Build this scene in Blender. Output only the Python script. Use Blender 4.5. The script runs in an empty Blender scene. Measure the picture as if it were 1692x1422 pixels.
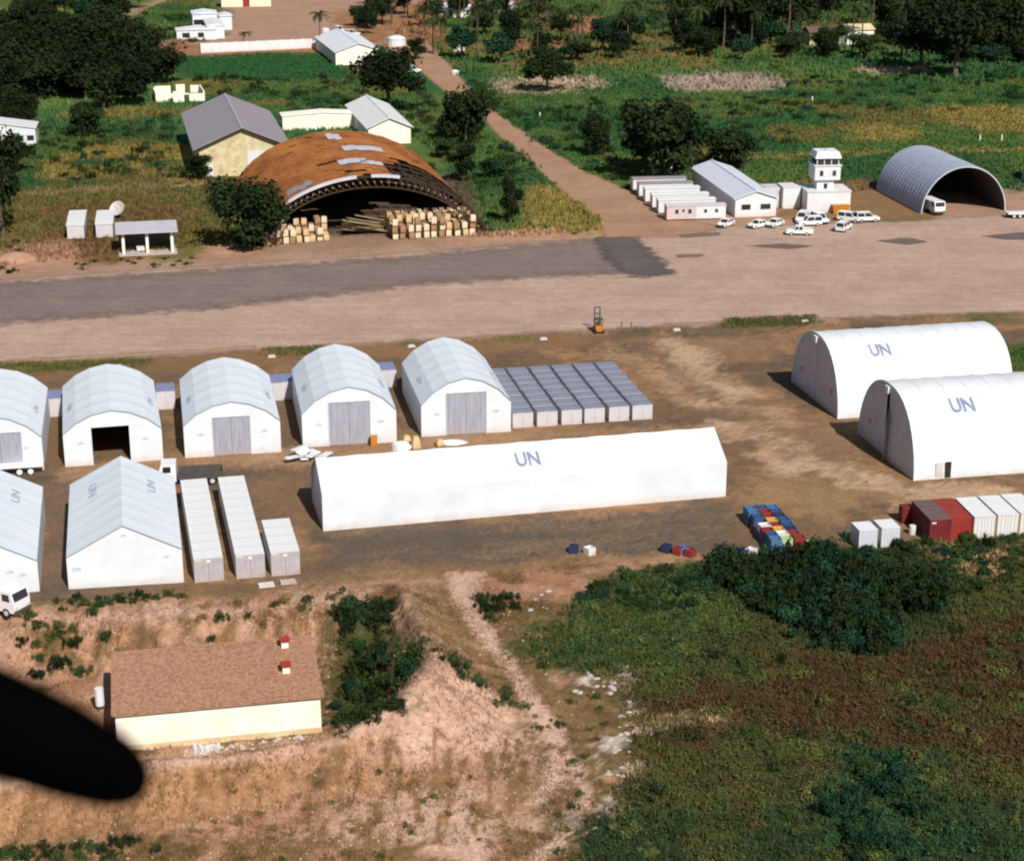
import bpy, math, random
import numpy as np
from mathutils import Vector, Matrix

random.seed(7)
RNG = np.random.default_rng(7)
scene = bpy.context.scene
COL = scene.collection
R = math.radians

# ------------------------------------------------------------------ camera
IMG_W, IMG_H = 1692.0, 1422.0
FOC = 3000.0                      # focal length in photo pixels
HORIZON = -300.0
CAM_Z = 75.0
PITCH = math.atan((IMG_H / 2 - HORIZON) / FOC)
cam_d = bpy.data.cameras.new('camera')
cam = bpy.data.objects.new('camera', cam_d)
COL.objects.link(cam)
cam.location = (0, 0, CAM_Z)
cam.rotation_euler = (math.pi / 2 - PITCH, 0, 0)
cam_d.sensor_width = 36.0
cam_d.sensor_fit = 'HORIZONTAL'
cam_d.lens = 36.0 * FOC / IMG_W
cam_d.clip_start = 0.1
cam_d.clip_end = 20000
cam_d.dof.use_dof = True
cam_d.dof.focus_distance = 235.0
cam_d.dof.aperture_fstop = 2.0
scene.camera = cam
scene.cycles.filter_width = 2.1       # soft small-format lens and film
scene.render.resolution_x, scene.render.resolution_y = 1024, 860

# ------------------------------------------------------------------ light
SUN_EL, LIGHT_DIR = 42.0, 114.0   # elevation; heading the light travels to (from +X, ccw)
world = bpy.data.worlds.new('World')
scene.world = world
world.use_nodes = True
wn = world.node_tree
wn.nodes.clear()
sky = wn.nodes.new('ShaderNodeTexSky')
sky.sky_type = 'NISHITA'
sky.sun_disc = False
sky.sun_elevation = R(SUN_EL)
sky.sun_rotation = R(90 - (LIGHT_DIR + 180)) % (2 * math.pi)
sky.air_density = 1.0
sky.dust_density = 1.0
bg = wn.nodes.new('ShaderNodeBackground')
bg.inputs['Strength'].default_value = 0.055
wo = wn.nodes.new('ShaderNodeOutputWorld')
wn.links.new(sky.outputs[0], bg.inputs[0])
wn.links.new(bg.outputs[0], wo.inputs[0])
sun_d = bpy.data.lights.new('sun', 'SUN')
sun_d.energy = 4.6
sun_d.angle = R(0.53)
sun_d.color = (1.0, 0.955, 0.895)
sun = bpy.data.objects.new('sun', sun_d)
COL.objects.link(sun)
_ld = Vector((math.cos(R(LIGHT_DIR)) * math.cos(R(SUN_EL)), math.sin(R(LIGHT_DIR)) * math.cos(R(SUN_EL)), -math.sin(R(SUN_EL))))
sun.rotation_euler = _ld.to_track_quat('-Z', 'Y').to_euler()
sun.location = (60, -60, 140)

vs = scene.view_settings
vs.view_transform = 'Standard'
vs.look = 'None'
vs.exposure = 0.22
vs.gamma = 1.0
vs.use_curve_mapping = False

# ------------------------------------------------------------------ surveying: photo pixel -> point on the ground
FW = np.array([0, math.cos(PITCH), -math.sin(PITCH)])
UP = np.array([0, math.sin(PITCH), math.cos(PITCH)])

def gp(x, y, z=0.0):
    d = FW * FOC + np.array([1.0, 0, 0]) * (x - IMG_W / 2) + UP * (IMG_H / 2 - y)
    t = (z - CAM_Z) / d[2]
    return Vector((d[0] * t, d[1] * t, z))

def to_px(X, Y, Z):
    dz = Z - CAM_Z
    c = Y * FW[1] + dz * FW[2]
    c = np.maximum(c, 1.0)
    return IMG_W / 2 + FOC * X / c, IMG_H / 2 - FOC * (Y * UP[1] + dz * UP[2]) / c

# ------------------------------------------------------------------ numpy noise
def _hash(ix, iy, seed):
    n = (ix.astype(np.int64) * 374761393 + iy.astype(np.int64) * 668265263 + seed * 1274126177) & 0x7fffffff
    n = ((n ^ (n >> 13)) * 1274126177) & 0x7fffffff
    return ((n ^ (n >> 16)) & 0xffff) / 65535.0

def vnoise(x, y, s=1.0, seed=0):
    x = np.asarray(x, float) / s
    y = np.asarray(y, float) / s
    ix, iy = np.floor(x), np.floor(y)
    fx, fy = x - ix, y - iy
    fx = fx * fx * (3 - 2 * fx)
    fy = fy * fy * (3 - 2 * fy)
    a, b = _hash(ix, iy, seed), _hash(ix + 1, iy, seed)
    c, d = _hash(ix, iy + 1, seed), _hash(ix + 1, iy + 1, seed)
    return (a + (b - a) * fx) * (1 - fy) + (c + (d - c) * fx) * fy

def fbm(x, y, s=1.0, seed=0, o=3):
    v, a, t = 0, 1, 0
    for k in range(o):
        v = v + a * vnoise(x, y, s / 2 ** k, seed + 17 * k)
        t += a
        a *= .5
    return v / t

def sstep(a, b, x):
    t = np.clip((x - a) / (b - a), 0, 1)
    return t * t * (3 - 2 * t)

def in_poly(px, py, poly):
    px, py = np.asarray(px), np.asarray(py)
    r = np.zeros(px.shape, bool)
    n = len(poly)
    for i in range(n):
        x1, y1 = poly[i]
        x2, y2 = poly[(i + 1) % n]
        if y1 == y2:
            continue
        c = ((py < y1) != (py < y2)) & (px < (x2 - x1) * (py - y1) / (y2 - y1) + x1)
        r ^= c
    return r

def seg_dist(X, Y, pts):
    best = np.full(np.shape(X), 1e9)
    par = np.zeros(np.shape(X))
    for i in range(len(pts) - 1):
        ax, ay, bx, by = pts[i][0], pts[i][1], pts[i + 1][0], pts[i + 1][1]
        L = (bx - ax) ** 2 + (by - ay) ** 2 + 1e-9
        t = np.clip(((X - ax) * (bx - ax) + (Y - ay) * (by - ay)) / L, 0, 1)
        d = np.hypot(X - ax - t * (bx - ax), Y - ay - t * (by - ay))
        m = d < best
        best = np.where(m, d, best)
        par = np.where(m, i + t, par)
    return best, par

# ------------------------------------------------------------------ terrain heights
CREST_PX = [(-420, 1330, -.4), (0, 1291, 0.1), (250, 1262, .2), (420, 1246, .2), (560, 1222, .7), (650, 1172, 1.8), (706, 1116, 2.9),
            (720, 1080, 3.2), (692, 1020, 2.6), (657, 962, 1.3)]
CREST = []
for _x, _y, _z in CREST_PX:
    _p = gp(_x, _y, _z)
    CREST.append((_p.x, _p.y, _z))
CREST_H = np.array([c[2] for c in CREST])
CREST_S = np.concatenate([[0], np.cumsum([math.hypot(CREST[i + 1][0] - CREST[i][0], CREST[i + 1][1] - CREST[i][1]) for i in range(len(CREST) - 1)])])

def gullies(u, v, seed):
    """sharp runnels in u, drifting slowly with v"""
    a = 1 - np.abs(2 * vnoise(u, v * .16, 1.5, seed) - 1)
    b = 1 - np.abs(2 * vnoise(u, v * .25, .72, seed + 5) - 1)
    return a ** 2 * .85 + b ** 2 * .4
PIT = [(c[0], c[1]) for c in CREST] + [(CREST[-1][0], 173.0), (-140, 173.0), (-140, CREST[0][1])]
PIT_Z = -3.0

def terrain(X, Y):
    X = np.asarray(X, float)
    Y = np.asarray(Y, float)
    near = Y < 182
    wob = fbm(X, Y, 5, 3) - .5
    bl = sstep(-2, 16, X)
    z1 = -3.4 * (1 - sstep(112, 164, Y + wob * 4))
    z2 = -1.6 * (1 - sstep(118, 172, Y)) + (fbm(X, Y, 9, 41) - .5) * .9 * (1 - sstep(160, 176, Y))
    zb = z1 * (1 - bl) + z2 * bl
    zi = PIT_Z - (PIT_Z - .5) * sstep(156.5, 165.5, Y + wob * 3.0)
    ins = in_poly(X, Y, PIT)
    base = np.where(ins, zi, zb)
    d, par = seg_dist(X, Y, CREST)
    hc = np.interp(par, np.arange(len(CREST)), CREST_H)
    sl = np.interp(par, np.arange(len(CREST)), CREST_S) + (fbm(X, Y, 3, 8) - .5) * 1.6
    zr = hc - np.maximum(d - .5, 0) * np.where(ins, 1.05, .55) - gullies(sl, d, 9) * .95 * sstep(.1, 2.0, d) + .25
    k = 3.0
    z = np.log(np.exp(k * np.clip(base, -8, 8)) + np.exp(k * np.clip(zr, -8, 8))) / k
    rough = (fbm(X, Y, 1.6, 5) - .5) * .42 * (1 - sstep(158, 171, Y))
    slope = (1 - sstep(166, 171, Y)) * sstep(154, 160, Y) * np.where(ins, 1, 0)
    z = z + rough + slope * (.45 - gullies(X + .2 * Y + wob * 1.5, Y, 12) * 1.15)
    fade = 1 - sstep(168, 174, Y)
    return np.where(near, z * fade, 0.0)

def ground_at(px, py):
    z = 0.0
    for _ in range(6):
        p = gp(px, py, z)
        z = float(terrain(np.array([p.x]), np.array([p.y]))[0])
    p.z = z
    return p

# ------------------------------------------------------------------ materials
MATS = {}

def nodes_of(name):
    m = bpy.data.materials.new(name)
    m.use_nodes = True
    nt = m.node_tree
    b = nt.nodes['Principled BSDF']
    return m, nt, b

def mat(name, c, c2=None, scale=1.0, rough=.7, metal=0.0, bump=0.0, bscale=None, detail=4, spec=.3, contrast=(.35, .65), vec_scale=(1, 1, 1), coord='Object'):
    if name in MATS:
        return MATS[name]
    m, nt, b = nodes_of(name)
    b.inputs['Roughness'].default_value = rough
    b.inputs['Metallic'].default_value = metal
    b.inputs['Specular IOR Level'].default_value = spec
    tc = nt.nodes.new('ShaderNodeTexCoord')
    mp = nt.nodes.new('ShaderNodeMapping')
    mp.inputs['Scale'].default_value = vec_scale
    nt.links.new(tc.outputs[coord], mp.inputs[0])
    if c2 is None:
        c2 = tuple(v * .86 for v in c)
    n = nt.nodes.new('ShaderNodeTexNoise')
    n.inputs['Scale'].default_value = scale
    n.inputs['Detail'].default_value = detail
    n.inputs['Roughness'].default_value = .62
    nt.links.new(mp.outputs[0], n.inputs['Vector'])
    cr = nt.nodes.new('ShaderNodeValToRGB')
    cr.color_ramp.elements[0].position = contrast[0]
    cr.color_ramp.elements[1].position = contrast[1]
    cr.color_ramp.elements[0].color = (*c, 1)
    cr.color_ramp.elements[1].color = (*c2, 1)
    nt.links.new(n.outputs['Fac'], cr.inputs[0])
    nt.links.new(cr.outputs[0], b.inputs['Base Color'])
    if bump:
        n2 = nt.nodes.new('ShaderNodeTexNoise')
        n2.inputs['Scale'].default_value = bscale or scale * 4
        n2.inputs['Detail'].default_value = 4
        nt.links.new(mp.outputs[0], n2.inputs['Vector'])
        bp = nt.nodes.new('ShaderNodeBump')
        bp.inputs['Strength'].default_value = min(1, bump)
        bp.inputs['Distance'].default_value = .15
        nt.links.new(n2.outputs['Fac'], bp.inputs['Height'])
        nt.links.new(bp.outputs[0], b.inputs['Normal'])
    MATS[name] = m
    return m

def ground_material(name, alpha=False, fine=1.0):
    """two land-cover colours per point (attributes cover_a, cover_b), broken up by noise of several sizes"""
    m, nt, b = nodes_of(name)
    L = nt.links
    b.inputs['Roughness'].default_value = .95
    b.inputs['Specular IOR Level'].default_value = .05
    tc = nt.nodes.new('ShaderNodeTexCoord')
    def noise(scale, detail, rough=.6, vec=None):
        n = nt.nodes.new('ShaderNodeTexNoise')
        n.inputs['Scale'].default_value = scale
        n.inputs['Detail'].default_value = detail
        n.inputs['Roughness'].default_value = rough
        L.new(vec or tc.outputs['Object'], n.inputs['Vector'])
        return n
    a = nt.nodes.new('ShaderNodeAttribute'); a.attribute_name = 'cover_a'
    c = nt.nodes.new('ShaderNodeAttribute'); c.attribute_name = 'cover_b'
    n1 = noise(.09, 6, .68)
    n2 = noise(.55, 6, .7)
    mx = nt.nodes.new('ShaderNodeMath'); mx.operation = 'ADD'
    L.new(n1.outputs['Fac'], mx.inputs[0]); L.new(n2.outputs['Fac'], mx.inputs[1])
    mr = nt.nodes.new('ShaderNodeMapRange')
    mr.inputs['From Min'].default_value = .82
    mr.inputs['From Max'].default_value = 1.18
    L.new(mx.outputs[0], mr.inputs['Value'])
    mix = nt.nodes.new('ShaderNodeMix'); mix.data_type = 'RGBA'
    L.new(mr.outputs[0], mix.inputs['Factor'])
    L.new(a.outputs['Color'], mix.inputs['A']); L.new(c.outputs['Color'], mix.inputs['B'])
    # fine speckle
    n3 = noise(2.4 * fine, 5, .75)
    mr3 = nt.nodes.new('ShaderNodeMapRange')
    mr3.inputs['From Min'].default_value = .3; mr3.inputs['From Max'].default_value = .7
    mr3.inputs['To Min'].default_value = .66; mr3.inputs['To Max'].default_value = 1.3
    L.new(n3.outputs['Fac'], mr3.inputs['Value'])
    mul = nt.nodes.new('ShaderNodeMix'); mul.data_type = 'RGBA'; mul.blend_type = 'MULTIPLY'
    mul.inputs['Factor'].default_value = 1.0
    L.new(mix.outputs['Result'], mul.inputs['A']); L.new(mr3.outputs[0], mul.inputs['B'])
    L.new(mul.outputs['Result'], b.inputs['Base Color'])
    bp = nt.nodes.new('ShaderNodeBump')
    bp.inputs['Strength'].default_value = .8
    bp.inputs['Distance'].default_value = .2
    L.new(n3.outputs['Fac'], bp.inputs['Height'])
    L.new(bp.outputs[0], b.inputs['Normal'])
    if alpha:
        # long wheel-worn streaks running with the strip
        mp = nt.nodes.new('ShaderNodeMapping'); mp.inputs['Rotation'].default_value = (0, 0, R(-17.5)); mp.inputs['Scale'].default_value = (.022, .55, 1)
        L.new(tc.outputs['Object'], mp.inputs[0])
        ns = noise(1.0, 5, .65, mp.outputs[0])
        ms_ = nt.nodes.new('ShaderNodeMapRange'); ms_.inputs['From Min'].default_value = .3; ms_.inputs['From Max'].default_value = .7
        ms_.inputs['To Min'].default_value = .88; ms_.inputs['To Max'].default_value = 1.08
        L.new(ns.outputs['Fac'], ms_.inputs['Value'])
        m2 = nt.nodes.new('ShaderNodeMix'); m2.data_type = 'RGBA'; m2.blend_type = 'MULTIPLY'; m2.inputs['Factor'].default_value = 1.0
        L.new(mul.outputs['Result'], m2.inputs['A']); L.new(ms_.outputs[0], m2.inputs['B'])
        L.new(m2.outputs['Result'], b.inputs['Base Color'])
        e = nt.nodes.new('ShaderNodeAttribute'); e.attribute_name = 'edge'
        ne = noise(.35, 6, .7)
        ad = nt.nodes.new('ShaderNodeMath'); ad.operation = 'ADD'
        L.new(e.outputs['Fac'], ad.inputs[0]); L.new(ne.outputs['Fac'], ad.inputs[1])
        ma = nt.nodes.new('ShaderNodeMapRange')
        ma.inputs['From Min'].default_value = .8; ma.inputs['From Max'].default_value = 1.2
        L.new(ad.outputs[0], ma.inputs['Value'])
        L.new(ma.outputs[0], b.inputs['Alpha'])
    return m

def attr_leaf_material(name, rough=.8, transl=.12):
    m, nt, b = nodes_of(name)
    L = nt.links
    a = nt.nodes.new('ShaderNodeAttribute'); a.attribute_name = 'tint'
    b.inputs['Roughness'].default_value = rough
    b.inputs['Specular IOR Level'].default_value = .08
    oi = nt.nodes.new('ShaderNodeObjectInfo')
    mr = nt.nodes.new('ShaderNodeMapRange')
    mr.inputs['To Min'].default_value = .7; mr.inputs['To Max'].default_value = 1.35
    L.new(oi.outputs['Random'], mr.inputs['Value'])
    mul = nt.nodes.new('ShaderNodeMix'); mul.data_type = 'RGBA'; mul.blend_type = 'MULTIPLY'
    mul.inputs['Factor'].default_value = 1
    L.new(a.outputs['Color'], mul.inputs['A']); L.new(mr.outputs[0], mul.inputs['B'])
    L.new(mul.outputs['Result'], b.inputs['Base Color'])
    tr = nt.nodes.new('ShaderNodeBsdfTranslucent')
    L.new(mul.outputs['Result'], tr.inputs['Color'])
    ms = nt.nodes.new('ShaderNodeMixShader')
    ms.inputs[0].default_value = transl
    out = nt.nodes['Material Output']
    L.new(b.outputs[0], ms.inputs[1]); L.new(tr.outputs[0], ms.inputs[2])
    L.new(ms.outputs[0], out.inputs['Surface'])
    return m

M_WHITE = mat('tent_white_fabric', (.68, .705, .73), (.60, .62, .645), .22, .55, bump=.22, bscale=1.1, contrast=(.42, .68), detail=7)
M_ROOFW = mat('tent_pale_blue_fabric', (.67, .715, .755), (.615, .67, .715), .3, .5, bump=.22, bscale=1.1)
M_ENDGREY = mat('tent_shaded_end_fabric', (.56, .54, .56), (.47, .46, .49), .6, .6)  # greyer than the white walls: shade of the hall ends is in the colour
M_DOORGREY = mat('steel_door_grey', (.36, .36, .41), (.29, .29, .34), .8, .55, vec_scale=(3, 3, .5))
M_LETTER = mat('lettering_blue_grey', (.17, .20, .31), (.26, .30, .40), 1.6, .7)
M_SEAM = mat('seam_white', (.62, .66, .69), (.58, .63, .67), .5, .6)
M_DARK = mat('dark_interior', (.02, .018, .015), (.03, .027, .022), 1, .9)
M_CONT_W = mat('container_white_paint', (.69, .70, .71), (.62, .62, .61), .5, .5)
M_CONT_ROOF = mat('container_white_roof', (.74, .75, .755), (.67, .67, .665), .35, .5)
M_CONT_GREY = mat('container_front_lilac_grey', (.44, .40, .42), (.36, .33, .35), 1.2, .6)
M_SLATE = mat('grey_blue_steel_roof', (.225, .245, .305), (.18, .195, .25), .7, .55)
M_PALE = mat('pale_grey_panel', (.58, .55, .57), (.50, .48, .50), .7, .6)
M_RED = mat('red_paint', (.30, .035, .022), (.23, .025, .016), .6, .6)
M_MAROON = mat('maroon_paint', (.17, .02, .022), (.12, .015, .018), .6, .6)
M_BROWNROOF = mat('brown_faded_roof', (.15, .10, .09), (.11, .075, .07), .8, .7)
M_CREAM = mat('cream_render', (.85, .82, .71), (.78, .73, .58), .35, .85, bump=.2)
M_CREAM_STAINED = mat('cream_stained_render', (.62, .54, .33), (.40, .30, .15), .55, .9, contrast=(.42, .72))
M_TILE = mat('fibre_tile_brown', (.50, .265, .15), (.29, .15, .10), 2.6, .9, bump=.4, bscale=7, contrast=(.36, .64), detail=6)
M_GREYROOF = mat('grey_sheet_roof', (.30, .27, .29), (.24, .215, .235), .35, .75, vec_scale=(1, 4, 1))
M_RUST = mat('rusty_sheet_metal', (.42, .155, .032), (.20, .055, .018), .16, .85, bump=.3, bscale=2.2, contrast=(.36, .68), detail=7, vec_scale=(1, .45, 1))
M_ZINC = mat('galvanised_sheet', (.55, .55, .60), (.45, .45, .50), .5, .5)
M_BLUEARCH = mat('blue_grey_corrugated', (.36, .39, .48), (.27, .31, .41), .5, .5, vec_scale=(1, 3, 1))
M_TIMBER = mat('weathered_timber', (.20, .13, .07), (.13, .085, .05), .9, .9)
M_TRUSS = mat('shade_dark_timber', (.045, .028, .016), (.03, .02, .012), .9, .9)  # timber colour darkened to carry the shade under the hangar's front edge
M_CRATE_A = mat('pale_plywood', (.62, .44, .24), (.50, .33, .17), .7, .8)
M_CRATE_B = mat('pale_carton', (.70, .58, .42), (.58, .45, .30), .7, .8)
M_CRATE_C = mat('brown_carton', (.34, .20, .10), (.26, .15, .08), .7, .8)
M_CAR = mat('white_car_paint', (.80, .80, .79), (.74, .74, .73), .8, .35, spec=.5)
M_GLASS = mat('dark_glass', (.02, .025, .03), (.03, .035, .04), 1, .1, spec=.6)
M_TYRE = mat('tyre_rubber', (.02, .02, .02), (.03, .028, .025), 2, .85)
M_RIM = mat('wheel_rim', (.62, .62, .62), (.5, .5, .5), 2, .5)
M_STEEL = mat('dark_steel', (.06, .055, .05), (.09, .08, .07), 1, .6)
M_ORANGE = mat('orange_paint', (.50, .20, .025), (.40, .15, .02), 1, .6)
M_BLUE = mat('blue_plastic', (.028, .09, .21), (.024, .065, .16), 1, .55)
M_SKYBLUE = mat('light_blue_plastic', (.07, .17, .30), (.05, .12, .23), 1, .55)
M_NAVY = mat('navy_plastic', (.025, .035, .10), (.02, .025, .06), 1, .6)
M_REDP = mat('bright_red_plastic', (.25, .035, .028), (.18, .025, .022), 1, .55)
M_YELLOW = mat('ochre_plastic', (.56, .36, .10), (.48, .28, .07), 1, .6)
M_LIME = mat('pale_green_plastic', (.42, .52, .26), (.32, .42, .2), 1, .6)
M_TARP = mat('white_tarpaulin', (.74, .75, .78), (.58, .6, .64), .9, .6)
M_POD = mat('aircraft_black_paint', (.0012, .001, .001), (.0016, .0014, .0014), 3, .9, spec=.0)
M_BARK = mat('tree_bark', (.14, .10, .065), (.09, .065, .045), 2, .95)
M_PALMBARK = mat('palm_bark', (.12, .09, .06), (.08, .06, .04), 2, .95)
M_STONE = mat('pale_rubble_stone', (.50, .44, .40), (.34, .30, .27), 1.5, .9)
def add_dust(m, h=1.0, col=(.46, .32, .22)):
    """red dust splashed on the foot of a wall, ragged at the top"""
    nt = m.node_tree; L = nt.links; b = nt.nodes['Principled BSDF']
    src = b.inputs['Base Color'].links[0].from_socket
    tc = nt.nodes.new('ShaderNodeTexCoord'); sx = nt.nodes.new('ShaderNodeSeparateXYZ'); L.new(tc.outputs['Object'], sx.inputs[0])
    n = nt.nodes.new('ShaderNodeTexNoise'); n.inputs['Scale'].default_value = .9; n.inputs['Detail'].default_value = 6; L.new(tc.outputs['Object'], n.inputs['Vector'])
    mr = nt.nodes.new('ShaderNodeMapRange'); mr.inputs['From Min'].default_value = 0; mr.inputs['From Max'].default_value = h; mr.inputs['To Min'].default_value = .75; mr.inputs['To Max'].default_value = 0
    L.new(sx.outputs['Z'], mr.inputs['Value'])
    mu = nt.nodes.new('ShaderNodeMath'); mu.operation = 'MULTIPLY'; L.new(mr.outputs[0], mu.inputs[0]); L.new(n.outputs['Fac'], mu.inputs[1])
    mx = nt.nodes.new('ShaderNodeMix'); mx.data_type = 'RGBA'; L.new(mu.outputs[0], mx.inputs['Factor']); L.new(src, mx.inputs['A']); mx.inputs['B'].default_value = (*col, 1)
    L.new(mx.outputs['Result'], b.inputs['Base Color'])
for _m in (M_WHITE, M_ENDGREY, M_DOORGREY, M_CONT_W, M_PALE, M_CONT_GREY):
    add_dust(_m)
M_LEAF = attr_leaf_material('leaf_foliage')
M_GRASS = attr_leaf_material('grass_blades', .85, .2)
M_GROUND = ground_material('ground_cover')
M_SHEET = ground_material('packed_surface', True, 1.3)

# ------------------------------------------------------------------ mesh helpers
class MB:
    def __init__(s):
        s.v, s.f = [], []
    def quad(s, a, b, c, d):
        n = len(s.v)
        s.v += [tuple(a), tuple(b), tuple(c), tuple(d)]
        s.f.append((n, n + 1, n + 2, n + 3))
    def poly(s, pts):
        n = len(s.v)
        s.v += [tuple(p) for p in pts]
        s.f.append(tuple(range(n, n + len(pts))))
    def box(s, x0, x1, y0, y1, z0, z1, m=None):
        n = len(s.v)
        P = [(x0, y0, z0), (x1, y0, z0), (x1, y1, z0), (x0, y1, z0), (x0, y0, z1), (x1, y0, z1), (x1, y1, z1), (x0, y1, z1)]
        if m is not None:
            P = [tuple(m @ Vector(p)) for p in P]
        s.v += P
        s.f += [tuple(n + i for i in q) for q in ((0, 3, 2, 1), (4, 5, 6, 7), (0, 1, 5, 4), (1, 2, 6, 5), (2, 3, 7, 6), (3, 0, 4, 7))]
        return s
    def bar(s, a, b, w=.1):
        a, b = Vector(a), Vector(b)
        d = (b - a)
        L = d.length
        m = Matrix.Translation(a) @ d.to_track_quat('Z', 'Y').to_matrix().to_4x4()
        s.box(-w / 2, w / 2, -w / 2, w / 2, 0, L, m)
        return s
    def prism(s, prof, a0, a1, axis='y'):
        """closed profile of (u, z) extruded along y (or x)"""
        n = len(s.v)
        k = len(prof)
        for a in (a0, a1):
            for u, z in prof:
                s.v.append((u, a, z) if axis == 'y' else (a, u, z))
        for i in range(k):
            j = (i + 1) % k
            s.f.append((n + i, n + j, n + k + j, n + k + i))
        s.f.append(tuple(n + i for i in range(k))[::-1])
        s.f.append(tuple(n + k + i for i in range(k)))
        return s
    def cyl(s, c, r, h, n=10, r2=None, axis='z'):
        r2 = r if r2 is None else r2
        b = len(s.v)
        for rr, t in ((r, 0), (r2, h)):
            for i in range(n):
                a = 2 * math.pi * i / n
                p = (rr * math.cos(a), rr * math.sin(a), t)
                if axis == 'x':
                    p = (t, p[0], p[1])
                elif axis == 'y':
                    p = (p[0], t, p[1])
                s.v.append((c[0] + p[0], c[1] + p[1], c[2] + p[2]))
        for i in range(n):
            j = (i + 1) % n
            s.f.append((b + i, b + j, b + n + j, b + n + i))
        s.f.append(tuple(b + i for i in range(n))[::-1])
        s.f.append(tuple(b + n + i for i in range(n)))
        return s
    def rings(s, rings, close=False, caps=True):
        b = len(s.v)
        k = len(rings[0])
        for r in rings:
            s.v += [tuple(p) for p in r]
        for i in range(len(rings) - 1):
            for j in range(k):
                q = (j + 1) % k
                s.f.append((b + i * k + j, b + i * k + q, b + (i + 1) * k + q, b + (i + 1) * k + j))
        if caps:
            s.f.append(tuple(b + j for j in range(k))[::-1])
            s.f.append(tuple(b + (len(rings) - 1) * k + j for j in range(k)))
        return s
    def mesh(s, name, m, smooth=False):
        me = bpy.data.meshes.new(name)
        me.from_pydata(s.v, [], s.f)
        if isinstance(m, (list, tuple)):
            for q in m:
                me.materials.append(q)
        else:
            me.materials.append(m)
        if smooth:
            me.polygons.foreach_set('use_smooth', [True] * len(me.polygons))
        me.update()
        return me
    def build(s, name, m, parent=None, smooth=False):
        return link(name, s.mesh(name, m, smooth), parent)

def link(name, me, parent=None):
    o = bpy.data.objects.new(name, me)
    COL.objects.link(o)
    if parent is not None:
        o.parent = parent
    return o

def tag(o, label=None, cat=None, group=None, kind=None):
    if label: o['label'] = label
    if cat: o['category'] = cat
    if group: o['group'] = group
    if kind: o['kind'] = kind
    return o

def empty(name, loc, rz=0.0):
    o = bpy.data.objects.new(name, None)
    o.empty_display_size = .5
    COL.objects.link(o)
    o.location = loc
    o.rotation_euler = (0, 0, rz)
    return o

KIDS = {}
def copy_tree(o, parent=None):
    c = o.copy()
    COL.objects.link(c)
    if parent is not None:
        c.parent = parent
    for ch in list(o.children):
        copy_tree(ch, c)
    return c

def np_mesh(name, V, F, mats, tint=None, attrs=None):
    """V (n,3), F (m,k) of equal-sized faces"""
    V = np.asarray(V, np.float32)
    F = np.asarray(F, np.int32)
    me = bpy.data.meshes.new(name)
    k = F.shape[1]
    me.vertices.add(len(V)); me.vertices.foreach_set('co', V.ravel())
    me.loops.add(F.size); me.loops.foreach_set('vertex_index', F.ravel())
    me.polygons.add(len(F))
    me.polygons.foreach_set('loop_start', np.arange(0, F.size, k, dtype=np.int32))
    me.polygons.foreach_set('loop_total', np.full(len(F), k, np.int32))
    me.update(calc_edges=True)
    me.materials.append(mats)
    for nm, arr in ((attrs or {}).items()):
        arr = np.asarray(arr, np.float32)
        if arr.ndim == 2:
            at = me.attributes.new(nm, 'FLOAT_COLOR', 'POINT')
            if arr.shape[1] == 3:
                arr = np.hstack([arr, np.ones((len(arr), 1), np.float32)])
            at.data.foreach_set('color', np.ascontiguousarray(arr).ravel())
        else:
            at = me.attributes.new(nm, 'FLOAT', 'POINT')
            at.data.foreach_set('value', arr)
    me.validate()
    return me

# ------------------------------------------------------------------ the ground sheet
def axis_coords(steps):
    out = [steps[0][0]]
    for a, b, s in steps:
        n = max(1, int(round((b - a) / s)))
        out += list(np.linspace(a, b, n + 1)[1:])
    return np.array(out)

def spread(a, b, s, g):
    o, x = [], a
    while x < b:
        x += s
        s *= g
        o.append(min(x, b))
    return o

_far = spread(300, 6000, 9, 1.35)
gx = np.array([-v for v in _far[::-1]] + list(axis_coords([(-300, -130, 4.5), (-130, -66, 1.6), (-66, -46, .62), (-46, 12, .34), (12, 70, .62), (70, 130, 1.6), (130, 300, 4.5)])) + _far)
gy = np.array([-400, -100, 0, 50, 80, 96] + list(axis_coords([(104, 172, .36), (172, 186, .55), (186, 262, .7), (262, 360, 1.2), (360, 560, 2.5), (560, 900, 4.5)])) + spread(900, 9000, 8, 1.3))
GX, GY = np.meshgrid(gx, gy)
GZ = terrain(GX, GY)
PX, PY = to_px(GX, GY, GZ)
behind = GY < 60
# irregular borders: shift the lookup by a few metres of noise
scale_px = FOC / np.maximum(GY * FW[1] + (GZ - CAM_Z) * FW[2], 20)
wxm = (fbm(GX, GY, 7, 101) - .5) * 7 + (fbm(GX, GY, 1.8, 55) - .5) * 2.4
wym = (fbm(GX, GY, 7, 202) - .5) * 7 + (fbm(GX, GY, 1.8, 77) - .5) * 2.4

CA = np.zeros(GX.shape + (3,))
CB = np.zeros(GX.shape + (3,))

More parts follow.
